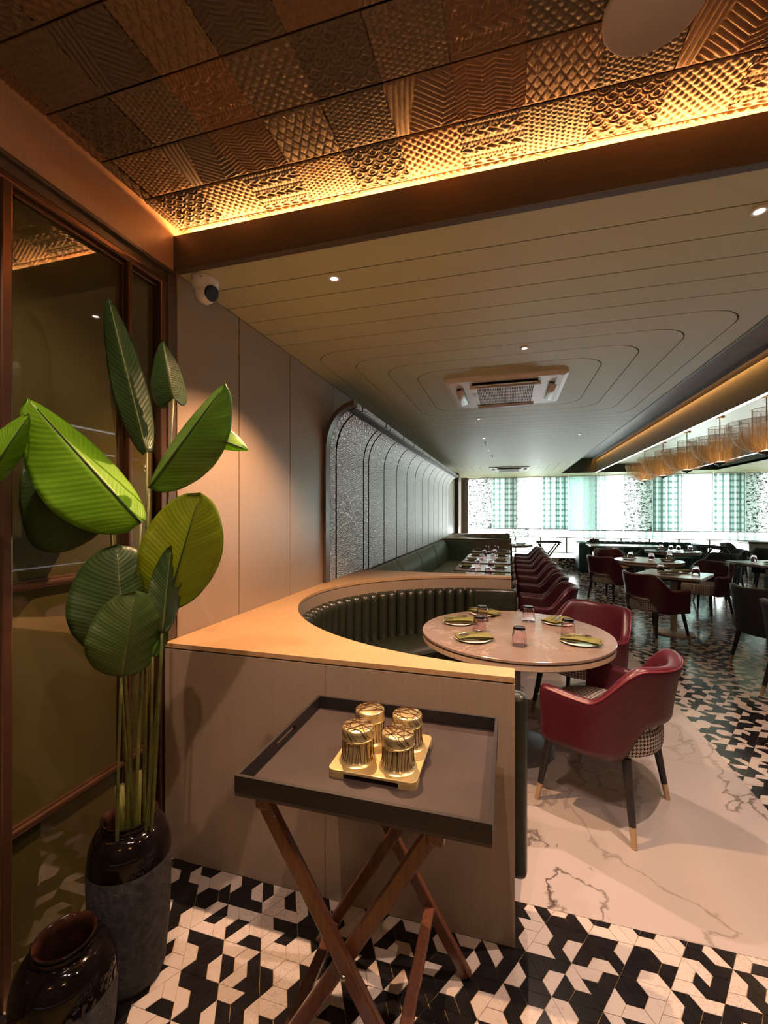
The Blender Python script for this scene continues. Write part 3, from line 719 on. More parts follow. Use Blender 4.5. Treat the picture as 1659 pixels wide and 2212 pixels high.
# ------------------------------------------------------------------ wooden booth with curved seat
EY = 2.735; EA = 1.30; EB = 1.13; YF = 1.514; YB = 3.965; XC = 0.018; CT = 0.90
def ell(t, off=0.0): return (XC - (EA - off) * math.sin(t), EY - (EB - off) * math.cos(t))   # t 0..pi from near end to far end
def make_booth(label, oy):
    t = thing('booth_surround', label, 'booth', (0, oy, 0), 0, 'curved wooden booths')
    arc = [ell(PI * k / 48) for k in range(49)]
    top = [(-1.398, YF), (XC, YF)] + arc + [(XC, YB), (-1.398, YB)]
    MB().prism(top, CT - 0.018, CT).build('top', 'laminate_lit', t)
    tr = [(-1.398, YF + 0.003), (XC - 0.003, YF + 0.003)] + [ell(PI * k / 48, -0.004) for k in range(1, 48)] + [(XC - 0.003, YB - 0.003), (-1.398, YB - 0.003)]
    MB().prism(tr, CT - 0.024, CT - 0.018).build('shadow_gap', 'groove', t)
    for x0, x1 in ((-1.398, -0.6655), (-0.6645, XC)):
        rbox(x0, x1, YF, YF + 0.02, 0, CT - 0.024).build('front_panel', 'laminate', t, bevel=0.0015)
    rbox(-1.398, XC, YB - 0.02, YB, 0, CT - 0.024).build('back_panel', 'laminate', t, bevel=0.0015)
    rbox(XC - 0.018, XC, YF + 0.021, EY - EB - 0.001, 0, CT - 0.024).build('end_panel', 'laminate', t)
    rbox(XC - 0.018, XC, EY + EB + 0.001, YB - 0.021, 0, CT - 0.024).build('end_panel', 'laminate', t)
    g = [[(*ell(PI * k / 48), 0.0), (*ell(PI * k / 48), CT - 0.024), (*ell(PI * k / 48, -0.012), CT - 0.024), (*ell(PI * k / 48, -0.012), 0.0)] for k in range(49)]
    MB().grid(g, closed_v=True).build('curved_panel', 'laminate', t, angle=30)
    return t
make_booth('wooden booth surround with top tinted as if lit by a warm lamp and curved cut-out, behind the tray stand', 0.0)
make_booth('wooden booth surround far away at the end of the banquette row', 7.75)
# channel of leather
def channel_mesh():
    w_, d_, h_ = 0.046, 0.085, 0.40; rows = []
    for z, s in ((0, 1), (0.18, 1), (h_ - 0.06, 1), (h_ - 0.03, 0.93), (h_ - 0.010, 0.74), (h_, 0.45), (h_ + 0.001, 0.02)):
        rows.append([(math.cos(a) * w_ * (1 if s > 0.9 else s ** 0.3), -0.012 + (math.sin(a)) * d_ * s * 0.85, z) for a in [PI * k / 10 for k in range(11)]])
    return MB().grid(rows).mesh('channel', 'dark_leather', smooth=True)
chm = channel_mesh()
def make_booth_seat(label, oy):
    t = thing('booth_sofa', label, 'sofa', (0, oy, 0), 0, 'curved leather booth sofas')
    # arc length spacing
    N_ = 400; pts = [ell(PI * k / N_, 0.008) for k in range(N_ + 1)]; L = [0]
    for a, b in zip(pts[:-1], pts[1:]): L.append(L[-1] + math.hypot(b[0] - a[0], b[1] - a[1]))
    n_ = 36
    for k in range(n_):
        s_ = 0.30 + (L[-1] - 0.60) * (k + 0.5) / n_; i = min(range(len(L)), key=lambda q: abs(L[q] - s_)); tt = PI * i / N_
        x, y = pts[i]; x2, y2 = ell(tt + 0.01, 0.008); ang = math.atan2(y2 - y, x2 - x)
        nx, ny = -math.sin(ang), math.cos(ang)
        cx, cy = -0.0 - x, EY - y
        rz = ang if nx * (0.0 - x) + ny * (EY - y) > 0 else ang + PI
        inst('channel', chm, t, (x, y, 0.40), (0, 0, rz))
    # seat swept round the ellipse
    sec = [(0.07, 0.14), (0.07, 0.43), (0.12, 0.452), (0.30, 0.458), (0.49, 0.450), (0.525, 0.425), (0.52, 0.36), (0.50, 0.14)]
    g = [[(*ell(PI * k / 60, o), z) for o, z in sec] for k in range(2, 59)]
    m = MB().grid(g, closed_v=True); k8 = len(sec); m.f += [tuple(range(k8)), tuple(reversed(range(56 * k8, 57 * k8)))]; m.m += [0, 0]
    m.build('seat_cushion', 'dark_leather', t, angle=50)
    g = [[(*ell(PI * k / 60, o), z) for o, z in ((0.08, 0.0), (0.08, 0.14), (0.46, 0.14), (0.46, 0.0))] for k in range(2, 59)]
    MB().grid(g, closed_v=True).build('plinth', 'laminate_dark', t)
    rbox(-0.30, 0.062, EY - EB + 0.008, EY - EB + 0.078, 0.14, 0.80).build('end_pad', 'dark_leather', t, bevel=0.026, segs=4, smooth=True)
    rbox(-0.30, 0.062, EY + EB - 0.078, EY + EB - 0.008, 0.14, 0.80).build('end_pad', 'dark_leather', t, bevel=0.026, segs=4, smooth=True)
make_booth_seat('black-green channelled leather seat curving round inside the near booth', 0.0)
make_booth_seat('dark leather curved seat inside the far booth', 7.75)

# ------------------------------------------------------------------ tables
def round_table(name, label, x, y, r, z, basemat='base_metal', stone='table_stone', group=None, br=0.235):
    t = thing(name, label, 'table', (x, y, 0), 0, group)
    MB().lathe([(0.0005, z - 0.018), (r - 0.006, z - 0.018), (r, z - 0.014), (r, z - 0.003), (r - 0.003, z), (0.0005, z)], 80).build('stone_top', stone, t, angle=40)
    MB().lathe([(0.0005, z - 0.055), (r - 0.012, z - 0.055), (r - 0.004, z - 0.050), (r - 0.004, z - 0.026), (r - 0.010, z - 0.024), (0.0005, z - 0.024)], 80).build('wooden_rim', 'table_edge', t, angle=40)
    MB().lathe([(0.0005, z - 0.024), (r - 0.018, z - 0.024), (r - 0.018, z - 0.018), (0.0005, z - 0.018)], 64).build('rim_gap', 'groove', t)
    MB().lathe([(0.0005, 0.02), (0.040, 0.02), (0.038, z - 0.056), (0.0005, z - 0.056)], 24).build('column', basemat, t, angle=40)
    MB().lathe([(0.0005, 0), (br, 0), (br + 0.002, 0.008), (br - 0.010, 0.018), (0.06, 0.030), (0.0005, 0.030)], 48).build('base', basemat, t, angle=40)
    return t
TZ = 0.715; TX, TY, TR = 0.029, 2.822, 0.566
round_table('round_table', 'round marble-topped table set for five inside the near booth', TX, TY, TR, TZ, group='round dining tables')
round_table('round_table', 'round table set for four beyond the square table, by the burgundy chairs', 2.06, 7.58, 0.47, TZ, 'base_white', 'table_pale', 'round dining tables', 0.24)
round_table('round_table', 'small round table far back with three tumblers, near the window sofa', 3.0, 9.55, 0.46, TZ, 'base_white', 'table_pale', 'round dining tables', 0.24)
round_table('round_table', 'round table jutting out of the far booth', 0.029, 10.57, 0.50, TZ, group='round dining tables')
def square_table(label, x, y, sx, sy, rz, z=TZ, top='table_edge', group=None, base='base_white'):
    t = thing('square_table', label, 'table', (x, y, 0), rz, group)
    rbox(-sx / 2, sx / 2, -sy / 2, sy / 2, z - 0.03, z).build('table_top', top, t, bevel=0.004)
    rbox(-sx / 2 + 0.02, sx / 2 - 0.02, -sy / 2 + 0.02, sy / 2 - 0.02, z - 0.05, z - 0.03).build('under_frame', 'leg_black', t)
    MB().tube([(0, 0, 0.02), (0, 0, z - 0.05)], 0.036, 20).build('column', base, t, smooth=False)
    MB().lathe([(0.0005, 0), (0.225, 0), (0.227, 0.008), (0.215, 0.018), (0.06, 0.03), (0.0005, 0.03)], 40).build('base', base, t, angle=40)
    return t
SQ = math.radians(-31)
square_table('square pale table behind the dark burgundy chair with open back', 1.90, 6.0, 0.67, 0.67, SQ, top='table_pale', group='square tables in the aisle area')
square_table('pale square table at the right edge between charcoal chairs', 3.62, 7.62, 0.70, 0.70, math.radians(20), top='table_pale', group='square tables in the aisle area')
rows = [(4.02, 4.68), (4.78, 5.46), (5.60, 6.28), (6.50, 7.18), (7.22, 7.90), (8.24, 8.92)]
rown = ['hidden mostly by the booth, nearest of the row', 'second of the row', 'third of the row', 'fourth of the row', 'fifth of the row', 'last of the row by the far booth']
for (y0, y1), nm in zip(rows, rown):
    t = square_table('dark brown two-seat table along the banquette, %s' % nm, -0.335, (y0 + y1) / 2, 0.70, y1 - y0, 0, top='table_row', group='banquette row tables', base='base_metal')
t = thing('long_table', 'long pale table in front of the far window sofa', 'table', (2.45, 10.85, 0), 0)
rbox(-0.72, 0.72, -0.33, 0.33, TZ - 0.03, TZ).build('table_top', 'table_pale', t, bevel=0.004)
for sx in (-0.45, 0.45):
    MB().tube([(sx, 0, 0.02), (sx, 0, TZ - 0.03)], 0.035, 16).build('column', 'base_metal', t)
    MB().lathe([(0.0005, 0), (0.2, 0), (0.2, 0.012), (0.05, 0.03), (0.0005, 0.03)], 32, (sx, 0, 0)).build('base', 'base_metal', t)

# ------------------------------------------------------------------ banquette row
bq = thing('banquette', 'long green leather banquette along the curved wall panels', 'sofa', (0, 0, 0), 0)
def ribbed(y0, y1, z0, z1):
    n_ = int((y1 - y0) / 0.03); g = []
    for k in range(n_ * 4 + 1):
        y = y0 + (y1 - y0) * k / (n_ * 4); b = 0.012 * abs(math.sin(PI * k / 4)) ; e = min(k, n_ * 4 - k) / (n_ * 4); pf = 0.045 * min(1, e * 14) ** 0.5
        row = [(-1.372, y, z0)] + [(-1.30 + pf + b + 0.025 * math.sin(PI * q / 6) - 0.06 * (q / 6) ** 5, y, z0 + (z1 - z0 - 0.02) * q / 6) for q in range(7)] + [(-1.335, y, z1), (-1.372, y, z1 - 0.012)]
        g.append(row)
    return MB().grid(g, closed_v=True)
ys = [3.985, 5.15, 6.32, 7.62, 9.20]
for a, b in zip(ys[:-1], ys[1:]):
    ribbed(a + 0.006, b - 0.006, 0.42, 0.875).build('back_cushion', 'green_leather', bq, smooth=True)
    rbox(-1.372, -0.70, a + 0.004, b - 0.004, 0.26, 0.45).build('seat_cushion', 'green_seat', bq, bevel=0.03, segs=3, smooth=True)
rbox(-1.372, -0.78, 3.985, 9.20, 0, 0.26).build('plinth', 'laminate_dark', bq)
rbox(-1.372, -0.72, 9.205, 9.258, 0.42, 0.86).build('end_cushion', 'green_leather', bq, bevel=0.02, segs=3, smooth=True)

# ------------------------------------------------------------------ chairs
def shell_mesh(cut, ht, name, mat, arm=0.63):
    # plan: straight arms then a half circle at the back (back towards -y, sitter faces +y)
    hw, ln, th = 0.268, 0.20, 0.060
    tot = 2 * ln + PI * hw; NS = 72; g = []
    def sm(a, b, x):
        x = min(1, max(0, (x - a) / (b - a))); return x * x * (3 - 2 * x)
    for k in range(NS + 1):
        s = tot * k / NS
        if s < ln: c = (-hw, ln - s - 0.03); nrm = (-1, 0)
        elif s > tot - ln: c = (hw, s - (tot - ln) - 0.03); nrm = (1, 0)
        else:
            a = PI + (s - ln) / hw; nrm = (math.cos(a), math.sin(a)); c = (hw * nrm[0], hw * nrm[1] * 0.93 - 0.03)
        q = min(s, tot - s) / (tot / 2)          # 0 at arm tip, 1 at centre of back
        zt = arm + 0.006 * math.cos(q * 9) + (ht - arm - 0.012) * sm(0.38, 0.72, q)
        zb = 0.345 + ((0.505 - 0.345) * sm(0.56, 0.78, q) if cut else 0.0)
        tip = min(1, q / 0.055); tip = math.sqrt(max(0.0, 1 - (1 - tip) ** 2))
        zt = 0.47 + (zt - 0.47) * (0.86 + 0.14 * tip); zb2 = zb + 0.06 * (1 - tip)
        row = []
        lean = 0.040 * sm(0.2, 0.9, q)
        def pt(z, off):
            f = (z - 0.345) / (ht - 0.345); fl = -0.006 + 0.018 * f + lean * f * f * 1.1
            return (c[0] + nrm[0] * (off + fl), c[1] + nrm[1] * (off + fl), z)
        t2 = th / 2 * (0.25 + 0.75 * tip)
        for i in range(9): row.append(pt(zb2 + (zt - 0.028 - zb2) * i / 8, t2))
        for i in range(1, 6):
            a = PI * i / 6; row.append(pt(zt - 0.028 + 0.028 * math.sin(a), t2 * math.cos(a)))
        for i in range(9): row.append(pt(zt - 0.028 - (zt - 0.028 - zb2) * i / 8, -t2))
        row.append(pt(zb2 - 0.006, 0))
        g.append(row)
    m = MB().grid(g, closed_v=True); k8 = len(g[0]); m.f += [tuple(range(k8)), tuple(reversed(range(NS * k8, (NS + 1) * k8)))]; m.m += [0, 0]
    welt = [(Vector(r_[9]) + Vector((0, 0, 0.0))) for r_ in g]
    wm_ = MB().tube([Vector((p.x, p.y, p.z)) for p in welt[2:-2]], 0.0045, 6).mesh('welt', 'burgundy_welt' if mat == 'burgundy' else mat, smooth=True)
    return m.mesh(name, mat, smooth=True), wm_
def seat_mesh(mat):
    rings_ = []; out = []
    for k in range(40):
        a = 2 * PI * k / 40; cx, cy = math.cos(a), math.sin(a)
        e = 2.6 if cy > 0 else 2.15
        r_ = (abs(cx) ** e + abs(cy) ** e) ** (-1 / e); out.append((cx * r_ * 0.242, cy * r_ * 0.262 - 0.02, a))
    prof_ = [(0.90, 0.345), (0.975, 0.352), (1.0, 0.375), (1.0, 0.435), (0.975, 0.462), (0.90, 0.478), (0.7, 0.487), (0.4, 0.492), (0.02, 0.494)]
    g = [[(x * s, (y + 0.02) * s - 0.02, z) for s, z in prof_] for x, y, a in out]
    m = MB().grid(g, closed_u=True); m.f.append(tuple(k * len(prof_) for k in range(40))); m.m.append(0)
    me = m.mesh('seat', mat, smooth=True)
    uv = me.uv_layers.new(name='UVMap')
    for p in me.polygons:
        side = abs(p.normal.z) < 0.6
        for li in p.loop_indices:
            co = me.vertices[me.loops[li].vertex_index].co
            if side:
                an = math.atan2(co.y + 0.02, co.x); pc = math.atan2(p.center.y + 0.02, p.center.x)
                if an - pc > PI: an -= 2 * PI
                if pc - an > PI: an += 2 * PI
                uv.data[li].uv = (an * 0.2507, co.z)
            else: uv.data[li].uv = (co.x, co.y)
    return me
def leg_meshes():
    def leg(sx, sy):
        top = Vector((sx * 0.190, sy * 0.175 - 0.02, 0.350)); bot = Vector((sx * 0.240, sy * 0.225 - 0.02, 0.0)); mid = bot + (top - bot) * 0.24
        return (MB().tube([mid, top], [0.0145, 0.0215], 14).mesh('leg', 'leg_black', angle=60), MB().tube([bot, mid], [0.0115, 0.0148], 14).mesh('leg_tip', 'brass', angle=60))
    return [leg(sx, sy) for sx in (-1, 1) for sy in (-1, 1)]
LEGS = leg_meshes(); SEAT_H = seat_mesh('houndstooth'); SEAT_D = seat_mesh('charcoal'); SEAT_T = seat_mesh('teal_leather')
SH = {'burgundy': (shell_mesh(True, 0.782, 'backrest', 'burgundy', 0.605), SEAT_H), 'charcoal': (shell_mesh(False, 0.79, 'backrest', 'charcoal', 0.60), SEAT_D), 'teal': (shell_mesh(False, 0.74, 'backrest', 'teal_leather', 0.60), SEAT_T)}
def chair(kind, x, y, face, label, group):
    """face: direction (dx,dy) the sitter looks"""
    rz = math.atan2(face[1], face[0]) - PI / 2
    t = thing('armchair', label, 'chair', (x, y, 0), rz, group)
    (sh, wl), st = SH[kind]
    b = inst('backrest', sh, t); inst('welt', wl, b); inst('seat', st, t)
    for lg, tip in LEGS:
        l_ = inst('leg', lg, t); inst('leg_tip', tip, l_)
    return t
chair('burgundy', 0.435, 2.435, (-0.853, 0.521), 'burgundy armchair with houndstooth seat nearest the camera, at the round marble table', 'burgundy armchairs with houndstooth seats')
chair('burgundy', 0.475, 3.36, (-0.62, -0.78), 'burgundy armchair behind the round marble table, seen from the front', 'burgundy armchairs with houndstooth seats')
for k in range(8):
    chair('burgundy', 0.265, 4.42 + 0.665 * k, (-1, 0.02 * (k % 3)), 'burgundy armchair in the line along the banquette tables, %s from the booth' % ORD[k], 'burgundy armchairs with houndstooth seats')
chair('burgundy', 1.625, 5.675, (0.869, 0.496), 'shaded burgundy armchair seen from behind at the square pale table', 'burgundy armchairs with houndstooth seats')
chair('burgundy', 2.56, 6.96, (-0.80, -0.60), 'burgundy armchair at the far right corner of the square pale table', 'burgundy armchairs with houndstooth seats')
chair('burgundy', 1.545, 7.63, (0.75, 0.66), 'burgundy armchair pulled up to the left of the round table in the aisle', 'burgundy armchairs with houndstooth seats')
chair('burgundy', 1.82, 8.75, (0.25, -0.97), 'burgundy armchair beyond the aisle round table, only its top showing', 'burgundy armchairs with houndstooth seats')
chair('charcoal', 2.36, 4.82, (0.93, 0.36), 'charcoal armchair with one splayed leg showing, right of the patterned aisle', 'dark armchairs')
chair('charcoal', 2.215, 3.97, (1, 0.25), 'charcoal armchair cut off by the right edge, nearest of the dark chairs', 'dark armchairs')
chair('charcoal', 4.78, 11.15, (0.75, -0.66), 'dark armchair by the low white ledge under the window', 'dark armchairs')
chair('charcoal', 4.60, 9.6, (-0.35, -0.94), 'dark armchair behind the pale square table at the right edge', 'dark armchairs')
chair('charcoal', 3.62, 6.98, (-0.2, 0.98), 'dark armchair in front of the pale square table at the right edge', 'dark armchairs')
chair('charcoal', 3.22, 8.25, (-0.75, -0.66), 'dark armchair between the aisle round table and the rear round table', 'dark armchairs')
chair('charcoal', 3.75, 9.35, (-0.98, 0.1), 'dark armchair right of the rear round table', 'dark armchairs')
chair('teal', 2.05, 10.35, (0.05, 1), 'dark teal chair with its back to us at the far long table', 'teal chairs')
chair('teal', 2.33, 9.66, (0.95, -0.2), 'teal chair left of the rear round table', 'teal chairs')
chair('teal', 2.85, 10.3, (0, 1), 'teal chair at the right half of the far long table', 'teal chairs')

# far sofa under the window
t = thing('sofa', 'long dark green buttoned sofa under the window blinds', 'sofa', (0, 0, 0), 0)
rbox(1.62, 4.15, 11.45, 12.0, 0.10, 0.42).build('seat_cushion', 'teal_leather', t, bevel=0.03, segs=3, smooth=True)
for k in range(16):
    x0 = 1.86 + k * 0.142
    rbox(x0 + 0.002, x0 + 0.140, 11.86, 12.02, 0.40, 0.74).build('back_channel', 'teal_leather', t, bevel=0.03, segs=3, smooth=True)
rbox(1.60, 1.85, 11.30, 12.02, 0.05, 0.735).build('arm', 'teal_leather', t, bevel=0.06, segs=4, smooth=True)
rbox(4.13, 4.30, 11.40, 12.02, 0.05, 0.72).build('arm', 'teal_leather', t, bevel=0.06, segs=4, smooth=True)
for x in (1.7, 4.2): rbox(x - 0.03, x + 0.03, 11.4, 11.46, 0, 0.06).build('foot', 'leg_black', t)
t = rbox(-0.16, 0.16, -0.05, 0.05, 0, 0.21).build('cushion', 'pillow_dark', None, bevel=0.04, segs=3, smooth=True, loc=(2.45, 11.70, 0.425)); t.rotation_euler = (-0.2, 0, 0)
tag(t, 'dark square cushion propped on the far sofa', 'cushion')
t = rbox(-0.13, 0.13, -0.05, 0.05, 0, 0.38).build('cushion', 'pillow_dark', None, bevel=0.04, segs=3, smooth=True, loc=(2.02, 11.62, 0.425)); t.rotation_euler = (-0.15, 0, 0.5)
tag(t, 'dark cushion leaning at the left arm of the far sofa', 'cushion')
t = thing('service_cabinet', 'low grey cabinet under the blinds at the far right', 'cabinet', (5.55, 11.75, 0), 0)
rbox(-0.45, 0.45, -0.25, 0.25, 0, 0.76).build('body', 'base_white', t, bevel=0.01)
rbox(-0.47, 0.47, -0.27, 0.27, 0.76, 0.80).build('top', 'laminate_dark', t, bevel=0.01)

# ------------------------------------------------------------------ folding tray stands
def tray_stand(label, x, y, rz, w_, d_, z, mat, group, detail=True):
    """origin at centre on the floor; top bars run along local y"""
    t = thing('tray_stand', label, 'tray stand', (x, y, 0), rz, group)
    hx = w_ / 2; hy = d_ / 2
    for s, yo in ((-1, 0.0), (1, 0.026)):
        rbox(s * hx - 0.021, s * hx + 0.021, -hy - 0.012, hy + 0.012, z - 0.045, z).build('top_bar', mat, t, bevel=0.010, segs=3)
        for e in (-1, 1):
            yy = e * (hy - yo)
            lg = MB().bar((s * hx, yy, z - 0.02), (-s * hx * 1.14, yy, 0.004), 0.037, 0.022).build('leg', mat, t, bevel=0.005)
            if detail and e == -1 and s == -1:
                pv = MB().lathe([(0.0005, 0.004), (0.005, 0.003), (0.0075, 0), (0.0075, -0.004)], 12).build('pivot_bolt', 'steel', lg, smooth=True, loc=(0, yy - 0.012, z / 2 - 0.008)); pv.rotation_euler = (PI / 2, 0, 0)
        zf = 0.19 if s == -1 else 0.09; xx = s * hx + (-2.14 * s * hx) * (z - 0.02 - zf) / (z - 0.02)
        MB().bar((xx, -hy + yo, zf), (xx, hy - yo, zf), 0.032, 0.020, (0, 0, 1)).build('stretcher', mat, t, bevel=0.004)
    return t
TRX, TRY = -0.345, 1.158; TZT = 0.762
tray_stand('dark red-brown folding wooden stand holding the black tray, in the foreground', TRX - 0.024, TRY + 0.008, 0, 0.425, 0.425, TZT, 'rosewood', 'folding tray stands')
tray_stand('folding tray stand silhouetted against the window, left of the far sofa', 0.92, 11.55, 0.05, 0.46, 0.42, 0.70, 'laminate_dark', 'folding tray stands', False)
tray_stand('folding tray stand silhouetted against the window, right of the far sofa', 4.05, 10.9, 0.1, 0.46, 0.42, 0.70, 'laminate_dark', 'folding tray stands', False)
def tray(label, x, y, rz, hx, hy, z, hgt, handles):
    t = thing('serving_tray', label, 'tray', (x, y, z), rz, 'black serving trays')
    rbox(-hx, hx, -hy, hy, 0, 0.010).build('tray_floor', 'tray_black', t, bevel=0.002)
    th = 0.009
    for sx in (-1, 1):
        m = MB(); xa, xb = sorted((sx * hx, sx * (hx - th)))
        if handles:
            m.box(xa, xb, -hy, -0.055, 0.010, hgt).box(xa, xb, 0.055, hy, 0.010, hgt).box(xa, xb, -0.055, 0.055, 0.010, 0.022).box(xa, xb, -0.055, 0.055, hgt - 0.014, hgt)
        else: m.box(xa, xb, -hy, hy, 0.010, hgt)
        m.build('side_wall', 'tray_rim', t)
    for sy in (-1, 1):
        ya, yb = sorted((sy * hy, sy * (hy - th))); rbox(-hx + th, hx - th, ya, yb, 0.010, hgt).build('end_wall', 'tray_rim', t)
    return t
tray('large black rectangular tray on the wooden stand, carrying the gold canisters', -0.337, 1.160, 0, 0.304, 0.243, TZT, 0.050, True)
tray('black tray lying on the far stand left of the sofa', 0.92, 11.55, 0.05, 0.29, 0.22, 0.70, 0.035, False)
tray('black tray lying on the far stand right of the sofa', 4.05, 10.9, 0.1, 0.29, 0.22, 0.70, 0.035, False)

# gold tray and canisters
ZT0 = TZT + 0.010; GX, GY = -0.334, 1.157
gt = thing('gold_tray', 'small square gold tray with notched sides under the canisters', 'tray', (GX, GY, ZT0), 0)
MB().prism(rrect(0, 0, 0.117, 0.120, 0.018, 6), 0.012, 0.020).build('tray_plate', 'gold_matt', gt, bevel=0.002)
for sx in (-1, 1):
    for sy in (-1, 1):
        arc_ = [(0.099 + 0.018 * math.cos(PI / 2 * q / 6), 0.102 + 0.018 * math.sin(PI / 2 * q / 6)) for q in range(7)]
        MB().prism([(sx * x_, sy * y_) for x_, y_ in [(0.072, 0.075), (0.117, 0.075)] + arc_ + [(0.072, 0.120)]], 0.0, 0.0119).build('foot', 'gold_matt', gt)
rbox(-0.10, 0.10, -0.10, 0.10, 0.003, 0.012).build('recess', 'tray_rim', gt)
def canister(x, y, seed, label):
    rr = random.Random(seed); t = thing('canister', label, 'canister', (x, y, ZT0 + 0.020), rr.random() * 6, 'gold canisters')
    r = 0.0405
    MB().lathe([(0.0005, 0), (r + 0.009, 0), (r + 0.0095, 0.002), (r + 0.004, 0.006), (r, 0.014), (r, 0.060), (0.0005, 0.060)], 48).build('body', 'gold_print', t, angle=50)
    ld = MB().lathe([(0.0005, 0.0605), (r + 0.002, 0.0605), (r + 0.0025, 0.064), (r, 0.067), (r + 0.0015, 0.080), (r + 0.0012, 0.0868), (r - 0.001, 0.0895), (r - 0.0035, 0.0906), (0.0005, 0.0908)], 48).build('lid', 'gold_print', t, angle=60)
    MB().lathe([(r - 0.001, 0.060), (r + 0.0035, 0.0605), (r + 0.0035, 0.0635), (r - 0.001, 0.064)], 48, closed=True).build('collar', 'gold', t, smooth=True)
    m = MB()
    for k in range(34):                       # crossing engraved lines round the body
        a = 2 * PI * k / 34 + rr.uniform(-0.05, 0.05); b = a + rr.uniform(-0.20, 0.20); pts = []
        for q in range(5):
            f = q / 4; an = a + (b - a) * f; z_ = 0.010 + 0.048 * f; rad = r + 0.0004 + (0.0035 * (1 - f) ** 6); pts.append((rad * math.cos(an), rad * math.sin(an), z_))
        m.tube(pts, 0.0008, 4)
    m.build('engraved_lines', 'engraving', t)
    m = MB()
    for k in range(14):                       # straight engraved chords on the lid top, running over its shoulder
        a = rr.uniform(0, 2 * PI); b = a + rr.uniform(1.1, 2.9); R0 = r - 0.0035
        p0 = Vector((R0 * math.cos(a), R0 * math.sin(a), 0.0912)); p1 = Vector((R0 * math.cos(b), R0 * math.sin(b), 0.0912))
        if (p1 - p0).length < 0.02: continue
        m.tube([p0, p1], 0.0009, 4)
        for an in (a, b):
            m.tube([(R0 * math.cos(an), R0 * math.sin(an), 0.0911), ((r + 0.0004) * math.cos(an + 0.05), (r + 0.0004) * math.sin(an + 0.05), 0.0884), ((r + 0.0016) * math.cos(an + 0.15), (r + 0.0016) * math.sin(an + 0.15), 0.080), ((r + 0.0008) * math.cos(an + 0.42), (r + 0.0008) * math.sin(an + 0.42), 0.069)], 0.0007, 4)
    m.build('engraved_chords', 'engraving', ld)
canister(-0.3885, 1.100, 1, 'gold canister with line pattern, front left of the four'); canister(-0.2775, 1.097, 2, 'gold canister with line pattern, front right of the four')
canister(-0.3885, 1.205, 3, 'gold canister with line pattern, back left of the four'); canister(-0.2775, 1.205, 4, 'gold canister with line pattern, back right of the four')

# ------------------------------------------------------------------ table settings
def tumbler_meshes():
    sg = 14; q_ = 1.12
    o = MB().lathe([(0.0375, 0.0), (0.0378, 0.002), (0.0345, 0.045), (0.0290, 0.086), (0.0265, 0.0905), (0.0005, 0.0905),
                    (0.0005, 0.079), (0.0255, 0.078), (0.0300, 0.068), (0.0325, 0.045), (0.0355, 0.002)], sg, closed=False)
    o.lathe([(0.0355, 0.002), (0.0375, 0.0)], sg)
    return o.mesh('glass_wall', 'tumbler_pink', angle=25), MB().lathe([(0.0005, 0.0906), (0.0255, 0.0906), (0.0285, 0.0875), (0.0290, 0.084), (0.0270, 0.0845), (0.0005, 0.0845)], sg).mesh('glass_base', 'tumbler_base', angle=40)
TMW, TMB = tumbler_meshes()
def tumbler(x, y, z, label, group='upturned tumblers'):
    t = thing('tumbler', label, 'glass', (x, y, z), R.random(), group); t.scale = (1.13, 1.13, 1.13); inst('glass_wall', TMW, t); inst('glass_base', TMB, t); return t
PLM = MB().lathe([(r_ * 1.28, z_) for r_, z_ in ((0.0005, 0.002), (0.050, 0.002), (0.054, 0.0), (0.058, 0.002), (0.078, 0.010), (0.0795, 0.0125), (0.077, 0.0135), (0.058, 0.0065), (0.0005, 0.0055))], 48).mesh('plate', 'china', smooth=True)
def napkin_mesh(seed):
    rr = random.Random(seed); m = MB()
    L, W = 0.205, 0.118; g = []
    for layer, (z0, sh) in enumerate(((0.0, 0.0), (0.006, 0.004), (0.012, -0.003))):
        gt_ = []
        for i in range(15):
            u = i / 14; row = []
            for j in range(7):
                v = j / 6; e = min(u, 1 - u, v * 1.0, 1 - v) * 10
                row.append(((u - 0.5) * L + sh, (v - 0.5) * W + sh * 0.5, z0 + 0.0055 * min(1, e) ** 0.5 + 0.003 * math.sin(u * 7 + seed + layer) * (0.4 + 0.6 * v) + 0.003 - 0.006 * abs(u - 0.5) ** 2 * 3))
            gt_.append(row)
        m.grid(gt_)
        m.grid([[(p[0], p[1], p[2] - 0.0065 if 0 < i < 14 and 0 < j < 6 else p[2]) for j, p in enumerate(r_)] for i, r_ in enumerate(gt_)])
    me = m.mesh('napkin', 'napkin_green', smooth=True); return me
NPM = [napkin_mesh(s) for s in (1, 3, 5)]
sp = MB().tube([(-0.075, 0, 0.003), (-0.02, 0, 0.005), (0.035, 0, 0.004), (0.045, 0, 0.003)], [0.0038, 0.0028, 0.0024, 0.003], 6, flat=0.5)
bowl = [[((0.045 + 0.045 * u), (0.0135 * math.sin(PI * u ** 0.8)) * v, 0.004 - 0.004 * math.sin(PI * u) * (1 - v * v)) for v in (-1, -0.5, 0, 0.5, 1)] for u in [k / 8 for k in range(9)]]
sp.grid(bowl); SPM = sp.mesh('spoon', 'steel', smooth=True)
fk = MB().tube([(-0.08, 0, 0.003), (-0.02, 0, 0.005), (0.03, 0, 0.004)], [0.0038, 0.0026, 0.003], 6, flat=0.5)
fk.box(0.028, 0.045, -0.010, 0.010, 0.0025, 0.0045)
for q in (-0.0085, -0.003, 0.003, 0.0085): fk.box(0.045, 0.085, q - 0.0013, q + 0.0013, 0.0025, 0.0045)
FKM = fk.mesh('fork', 'steel')
